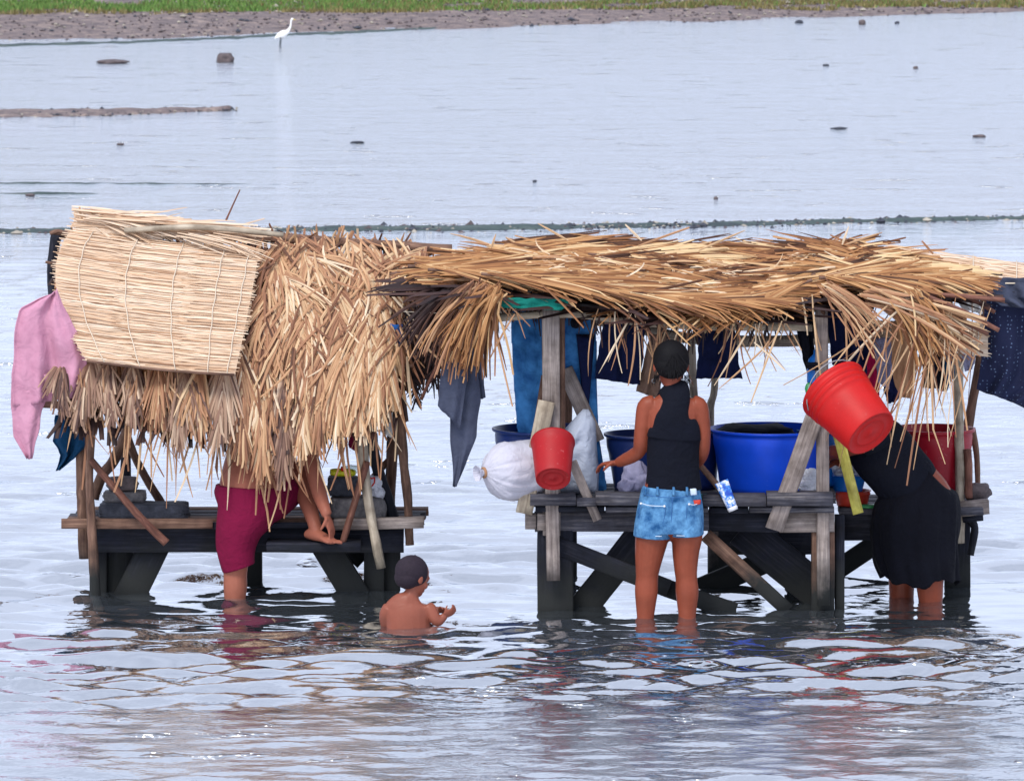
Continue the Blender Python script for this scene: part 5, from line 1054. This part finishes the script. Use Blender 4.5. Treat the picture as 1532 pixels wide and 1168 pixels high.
# left arm bent, hand over the platform
chain(mb, [(976, 606, Y, 15, 15), (967, 609, Y, 14.5, 15), (962, 635, Y-.005, 12.5, 13), (959, 660, Y, 11.5, 12), (957, 673, Y+.02, 10.5, 11), (948, 681, Y+.05, 10.5, 10.5), (936, 687, Y+.09, 9.5, 9.5), (925, 692, Y+.13, 7.5, 7)])
hand(mb, P(924, 692, Y+.135), (-.85, .35, -.12), (.1, -.1, -1), .92, .75, 1)
chain(mb, [(1038, 606, Y, 15, 15), (1046, 610, Y, 14, 15), (1051, 636, Y, 12, 13), (1052, 662, Y+.01, 11, 12), (1050, 678, Y+.04, 10.5, 11), (1046, 688, Y+.12, 9, 9), (1041, 694, Y+.2, 7.5, 7)])
hand(mb, P(1041, 695, Y+.2), (-.1, .9, -.3), (0, -.3, -1), .92, .6, -1)
chain(mb, [(980, 775, Y, 24, 28), (976, 800, Y, 25.5, 28), (972, 825, Y, 22.5, 25), (969, 850, Y, 18.5, 20), (968, 864, Y, 17, 18), (967, 884, Y-.005, 17.5, 18.5), (966, 910, Y, 14.5, 15), (965, 945, Y, 10.5, 11), (964, 985, Y, 9, 10)])
chain(mb, [(1027, 775, Y, 23, 28), (1028, 800, Y, 23.5, 28), (1026, 825, Y, 20.5, 24), (1026, 852, Y, 17.5, 19), (1027, 866, Y, 16.5, 17.5), (1028, 886, Y-.005, 17.5, 18.5), (1028, 910, Y, 14.5, 15), (1028, 945, Y, 10.5, 11), (1028, 985, Y, 9, 10)])
foot(mb, P(964, 985, Y), (-.1, 1, 0), 1); foot(mb, P(1028, 985, Y), (.15, 1, 0), 1)
bo = mb.build('body', 'skin', E); remesh(bo, .0055, 3); eyes(E, hc, 25*M(Y), f_, s_, u_)
mb = MB(); c = hc+Vector((0, -.015, .012)); hairshell(mb, hc, 25*M(Y), f_, s_, u_, 0); rock(mb, hc+Vector((.004, -.075, .0)), (.05, .035, .045), 5, .25, 0, 3)
for k in range(170):
    a = random.uniform(0, 6.28); mb.base = .5; d = Vector((math.cos(a)*.6, -abs(math.sin(a)), random.uniform(-.2, .6))); blade(mb, c+Vector((d.x*.09, d.y*.095, d.z*.1)), (random.gauss(0, .5), -.2, -1), random.uniform(.04, .08), .006, d, .5, 4)
for k in range(40):
    mb.base = .5; s0 = random.choice((-1, 1)); blade(mb, c+Vector((s0*random.uniform(.05, .088), random.uniform(-.05, .04), -.06)), (s0*.15+random.gauss(0, .15), 0, -1), random.uniform(.02, .06), .003, (0, -1, 0), .2, 4)
mb.build('hair', 'hair', E)
for su in (978, 1031):
    mb = MB(); lathe(mb, [(.009, -.0015), (.0115, 0), (.009, .0015), (.007, 0), (.009, -.0015)], P(su, 570, Y+.03), (.3, 1, 0), 14); mb.build('earring', 'metal', E)
mb = MB()
chain(mb, [(1007, 732, Y, 43.5, 30), (1007, 716, Y, 41, 28), (1007, 700, Y, 39.5, 27.5), (1007, 672, Y, 40, 28.5), (1008, 648, Y, 42.5, 29.5), (1009, 636, Y, 40, 28)], 24, cap=1, rn=.02)
chain(mb, [(1008, 656, Y-.042, 41, 18), (1009, 640, Y-.045, 38, 18), (1007, 627, Y-.052, 29, 17), (1009, 615, Y-.052, 23, 15), (1011, 604, Y-.046, 21, 13), (1011, 594, Y-.034, 22, 12), (1009, 585, Y-.015, 23, 11), (1007, 579, Y+.02, 22, 10)], 24, cap=1)
chain(mb, [(1008, 584, Y+.02, 22, 9), (1007, 606, Y+.05, 30, 12), (1007, 636, Y+.05, 38, 15)], 20, cap=1)
tt_ = mb.build('tank_top', 'black_cloth', E); remesh(tt_, .0045, 3)
mb = MB()
chain(mb, [(1004, 729, Y, 43.5, 30), (1003.5, 740, Y, 46, 32), (1003, 758, Y, 49.5, 36), (1002, 775, Y, 51.5, 38), (1001, 788, Y, 52.5, 38), (1001, 795, Y, 52, 37)], 26, cap=1)
chain(mb, [(979, 772, Y, 26, 33), (977, 786, Y, 28, 35), (975.5, 803, Y, 28.5, 35)], 20, cap=1); chain(mb, [(1027, 772, Y, 24, 33), (1027, 786, Y, 25.5, 35), (1027.5, 800, Y, 26, 35)], 20, cap=1)
sh = mb.build('shorts', 'denim_light', E); remesh(sh, .0045, 2)
def yb(u, v): # back surface depth of the shorts
    return Y-M(Y)*37*math.sqrt(max(.05, 1-((u-1002)/52)**2))-.004
m, t, b = newmat('denim_dark'); b.inputs['Base Color'].default_value = srgb(44, 94, 150); b.inputs['Roughness'].default_value = .9
m, t, b = newmat('thread'); b.inputs['Base Color'].default_value = srgb(190, 206, 224)
for (pp, nm, mt, r_) in [([(958, 752), (972, 756), (994, 757)], 'pocket_seam', 'thread', .0022), ([(958, 752), (957, 778), (970, 790), (990, 786), (996, 757)], 'pocket_seam', 'denim_dark', .0016), ([(1030, 753), (1038, 755), (1047, 752)], 'pocket_seam', 'thread', .0022), ([(1028, 754), (1028, 780), (1040, 786)], 'pocket_seam', 'denim_dark', .0016),
        ([(962, 739), (985, 743), (1010, 744), (1032, 742), (1046, 738)], 'waist_seam', 'denim_dark', .002), ([(1006, 744), (1005, 765), (1004, 788)], 'back_seam', 'denim_dark', .002), ([(950, 797), (962, 801), (990, 802)], 'hem', 'thread', .002), ([(1012, 801), (1030, 801), (1050, 797)], 'hem', 'thread', .002)]:
    mb = MB(); loft(mb, [tuple(P(u, v, yb(u, v)+.003))+(r_, r_) for u, v in catmull(pp, 6)], 6, 1); mb.build(nm, mt, sh)
for (u, v) in [(959, 753), (994, 757), (1031, 754)]: mb = MB(); ball(mb, P(u, v, yb(u, v)), (.006, .003, .006), 2); mb.build('rivet', 'white_plastic', sh)
mb = MB(); puff(mb, [(1032, 731), (1033, 742)], [(1042, 730), (1043, 740)], yb(1037, 735)+.004, .003, 6, 6); mb.build('waist_label', 'thread', sh)
mb = MB(); puff(mb, [(1037, 748), (1037, 756)], [(1049, 747), (1048, 754)], yb(1043, 750)+.003, .003, 6, 6); mb.build('red_tag', 'orange_plastic', sh)
for u in (966, 984, 1008, 1028): mb = MB(); puff(mb, [(u-2, 728), (u-2, 742)], [(u+2, 728), (u+2, 742)], yb(u, 735)+.006, .004, 6, 4); mb.build('belt_loop', 'denim_light', sh)

# --- person bending over the right end of the platform
E = person('person in dark top and skirt bending forward, head hidden behind the large red bucket', P(1380, 896, .48))
mb = MB(); Y = .46
chain(mb, [(1385, 800, Y, 46, 34), (1388, 772, Y, 44, 36), (1384, 745, Y, 41, 34), (1368, 722, Y, 38, 31), (1346, 700, Y, 38, 30), (1324, 676, Y, 41, 33), (1308, 658, Y, 40, 36), (1296, 645, Y, 24, 24), (1286, 636, Y, 15, 15), (1274, 628, Y, 14, 14)])
hc = P(1258, 624, Y); f_, s_, u_ = head(mb, hc, 25*M(Y), (-.5, .25, -.85), (-.7, 0, .7))
chain(mb, [(1316, 650, Y-.12, 16, 16), (1300, 662, Y-.14, 14, 14), (1272, 670, Y-.12, 12, 12), (1254, 676, Y-.08, 11, 11), (1243, 676, Y+.0, 10, 10), (1238, 684, Y+.08, 8, 8)])
hand(mb, P(1238, 686, Y+.09), (-.1, .5, -.8), (-.8, .3, -.3), .9, .7, 1)
chain(mb, [(1312, 648, Y+.12, 16, 16), (1294, 664, Y+.15, 14, 14), (1275, 680, Y+.17, 12, 12), (1262, 688, Y+.19, 10, 10), (1252, 690, Y+.2, 8, 8)])
hand(mb, P(1250, 690, Y+.2), (-.8, .1, -.4), (-.2, .3, -.8), .9, .7, -1)
chain(mb, [(1390, 800, Y-.03, 27, 27), (1392, 840, Y-.05, 24, 24), (1391, 870, Y-.06, 21, 21), (1392, 892, Y-.05, 19, 20), (1393, 915, Y-.03, 16, 17), (1394, 960, Y+.02, 11, 12), (1394, 990, Y+.03, 9, 10)])
chain(mb, [(1360, 800, Y+.1, 30, 30), (1352, 840, Y+.1, 25, 25), (1349, 870, Y+.1, 20, 20), (1349, 900, Y+.1, 18, 18), (1350, 940, Y+.12, 14, 14), (1350, 985, Y+.14, 9, 10)])
foot(mb, P(1394, 990, Y+.03), (-1, .4, 0)); foot(mb, P(1350, 985, Y+.14), (-1, .4, 0))
bo = mb.build('body', 'skin', E); remesh(bo, .006, 3); eyes(E, hc, 25*M(Y), f_, s_, u_)
mb = MB(); hairshell(mb, hc, 25*M(Y), f_, s_, u_); mb.build('hair', 'hair', E)
mb = MB(); chain(mb, [(1366, 731, Y, 46, 38), (1357, 720, Y, 48, 38), (1340, 700, Y, 48, 37), (1319, 674, Y, 50, 38), (1304, 657, Y, 46, 38), (1296, 647, Y, 32, 28)], 24, cap=1, rn=.05)
chain(mb, [(1320, 648, Y-.1, 20, 20), (1304, 660, Y-.13, 18, 18), (1290, 667, Y-.13, 16, 16)], 16, cap=1); chain(mb, [(1316, 646, Y+.1, 20, 20), (1296, 664, Y+.14, 17, 17)], 16, cap=1)
o = mb.build('top', 'black_cloth', E); remesh(o, .006, 3)
mb = MB(); q = catmull([(1396, 712, 20, 32), (1390, 726, 38, 44), (1374, 748, 60, 52), (1369, 785, 64, 54), (1368, 815, 63, 52), (1371, 843, 60, 56), (1376, 868, 56, 54)], 5); rings = []; NS = 72
for i, (u, v, rx, ry) in enumerate(q):
    tt = i/(len(q)-1); ring = []
    for k in range(NS):
        an = 2*math.pi*k/NS; w_ = 1+tt*(.06*math.sin(9*an+tt*2+math.sin(2*an))+.035*math.sin(19*an-tt*3))+.05*mnoise.noise(Vector((math.cos(an)*2, math.sin(an)*2, tt*5))); hem = (5*math.sin(3*an+1)+3*math.sin(7*an)+1.5*math.sin(16*an)-5*max(0, -math.cos(an)))*tt**6
        pnt = P(u, v+hem+14*math.cos(an)*(1-tt)**2*0, Y+.02); ring.append(mb.vuv(pnt+Vector((math.cos(an)*rx*w_, math.sin(an)*ry*w_, (0 if tt > .3 else -math.cos(an)*22*(1-tt/.3))))*M(Y), (an, tt)))
    rings.append(ring)
for p, q2 in zip(rings, rings[1:]):
    for k in range(NS): mb.face(p[k], p[(k+1) % NS], q2[(k+1) % NS], q2[k])
o = mb.build('skirt', 'skirt_cloth', E); md = o.modifiers.new('Solidify', 'SOLIDIFY'); md.thickness = .006

# --- man under the left roof washing his foot
E = person('bare-chested man in maroon shorts under the left roof, one foot up on the deck', P(351, 896, .48))
mb = MB()
chain(mb, [(372, 765, .5, 44, 36), (374, 740, .5, 48, 36), (376, 715, .52, 46, 34), (383, 685, .56, 45, 34), (395, 650, .64, 48, 34), (410, 615, .74, 52, 33), (420, 594, .8, 46, 28), (427, 582, .84, 24, 20), (433, 572, .88, 16, 16), (440, 560, .93, 15, 15)])
hc = P(447, 545, .99); f_, s_, u_ = head(mb, hc, 26*M(.9), (.5, .5, -.6))
chain(mb, [(358, 770, .48, 32, 32), (353, 810, .48, 26, 27), (352, 840, .48, 21, 22), (352, 858, .48, 18, 19), (352, 878, .475, 18, 19), (351, 905, .48, 15, 15), (350, 950, .48, 10.5, 11), (350, 990, .48, 9, 10)])
foot(mb, P(350, 990, .48), (.2, 1, 0), 1.05)
chain(mb, [(380, 757, .5, 32, 32), (408, 744, .6, 29, 29), (434, 722, .7, 24, 24), (448, 706, .74, 20, 20), (452, 712, .72, 18, 18), (456, 735, .64, 16, 17), (465, 765, .52, 12, 13), (471, 786, .46, 10, 11), (474, 794, .45, 10, 11)])
foot(mb, P(468, 786, .45)+Vector((0, 0, .0)), (.72, -.68, -.06), .95)
chain(mb, [(448, 610, .72, 18, 18), (456, 640, .64, 15, 15), (462, 672, .56, 13, 13), (468, 700, .52, 12.5, 12.5), (478, 738, .46, 11.5, 11.5), (487, 764, .38, 8.5, 8), (489, 770, .37, 8, 7)])
hand(mb, P(489, 771, .37), (.3, -.05, -.95), (-.75, .4, -.2), .9, .35, -1)
chain(mb, [(386, 606, .9, 18, 18), (392, 640, .95, 15, 15), (410, 672, .95, 13, 13), (440, 700, .85, 11, 11), (462, 730, .75, 9, 9)])
hand(mb, P(462, 730, .75), (.5, -.5, -.7), (-.6, -.2, -.6), .9, .7, 1)
bo = mb.build('body', 'skin_pale', E); remesh(bo, .0055, 3); eyes(E, hc, 26*M(.9), f_, s_, u_)
mb = MB(); hairshell(mb, hc, 26*M(.9), f_, s_, u_); mb.build('hair', 'hair', E)
mb = MB()
chain(mb, [(374, 726, .5, 52, 38), (373, 742, .5, 53, 40), (368, 765, .49, 46, 39), (358, 790, .48, 36, 35), (353, 815, .48, 31, 31), (355, 838, .48, 27, 29), (358, 849, .48, 26, 28)], 26, cap=1, rn=.05)
chain(mb, [(380, 757, .5, 36, 36), (406, 746, .59, 34, 34), (428, 730, .67, 30, 30)], 22, cap=1, rn=.05)
o = mb.build('shorts', 'maroon_cloth', E); remesh(o, .0055, 3)

# --- boy in the water
E = person('small bare boy seen from behind, chest deep in the water before the left hut', P(612, 937, -.52))
mb = MB(); Y = -.52
chain(mb, [(612, 985, Y, 30, 22), (612, 955, Y, 33, 22), (611, 930, Y, 34, 22), (611, 914, Y, 36, 21), (611, 904, Y, 34, 18), (612, 897, Y, 24, 15), (615, 889, Y+.005, 12, 12), (618, 879, Y+.01, 10.5, 11), (619, 868, Y+.01, 10, 11)])
hc = P(618, 862, Y+.015); w0 = 21.5*M(Y); f_, s_, u_ = head(mb, hc, w0, (.8, .6, -.28))
chain(mb, [(640, 909, Y-.01, 11, 12), (645, 914, Y-.02, 10.5, 11), (650, 924, Y-.03, 9, 9.5), (655, 929, Y-.03, 8, 8.5), (661, 925, Y-.02, 6.5, 7), (665, 921, Y-.02, 5.5, 5)])
hand(mb, P(664, 921, Y-.02), (.85, .1, .45), (-.5, .7, .3), .6, 1.2, 1)
chain(mb, [(583, 909, Y+.0, 11, 12), (578, 918, Y+.01, 10.5, 11), (577, 930, Y+.04, 9, 9.5), (582, 945, Y+.08, 8, 8.5)])
chain(mb, [(583, 909, Y+.06, 9, 9), (610, 925, Y+.14, 8, 8), (640, 918, Y+.14, 7, 7), (655, 912, Y+.08, 6, 5.5)])
hand(mb, P(655, 912, Y+.08), (.9, -.35, -.05), (0, -.7, -.5), .6, 1.2, -1)
chain(mb, [(600, 985, Y, 20, 20), (625, 990, Y+.15, 17, 17), (650, 985, Y+.3, 14, 14), (645, 1005, Y+.2, 10, 10), (640, 1020, Y+.15, 9, 9)])
bo = mb.build('body', 'skin_boy', E); remesh(bo, .004, 3); eyes(E, hc, w0, f_, s_, u_)
mb = MB(); hairshell(mb, hc, w0, f_, s_, u_, 0); mb.build('hair', 'hair_boy', E)
mb = MB(); rock(mb, P(669, 909, Y+.0), (.012, .009, .007), 2, .1, .4); tag(mb.build('soap', 'white_plastic'), 'tiny white bar of soap held in the fingers of the boy', 'soap')
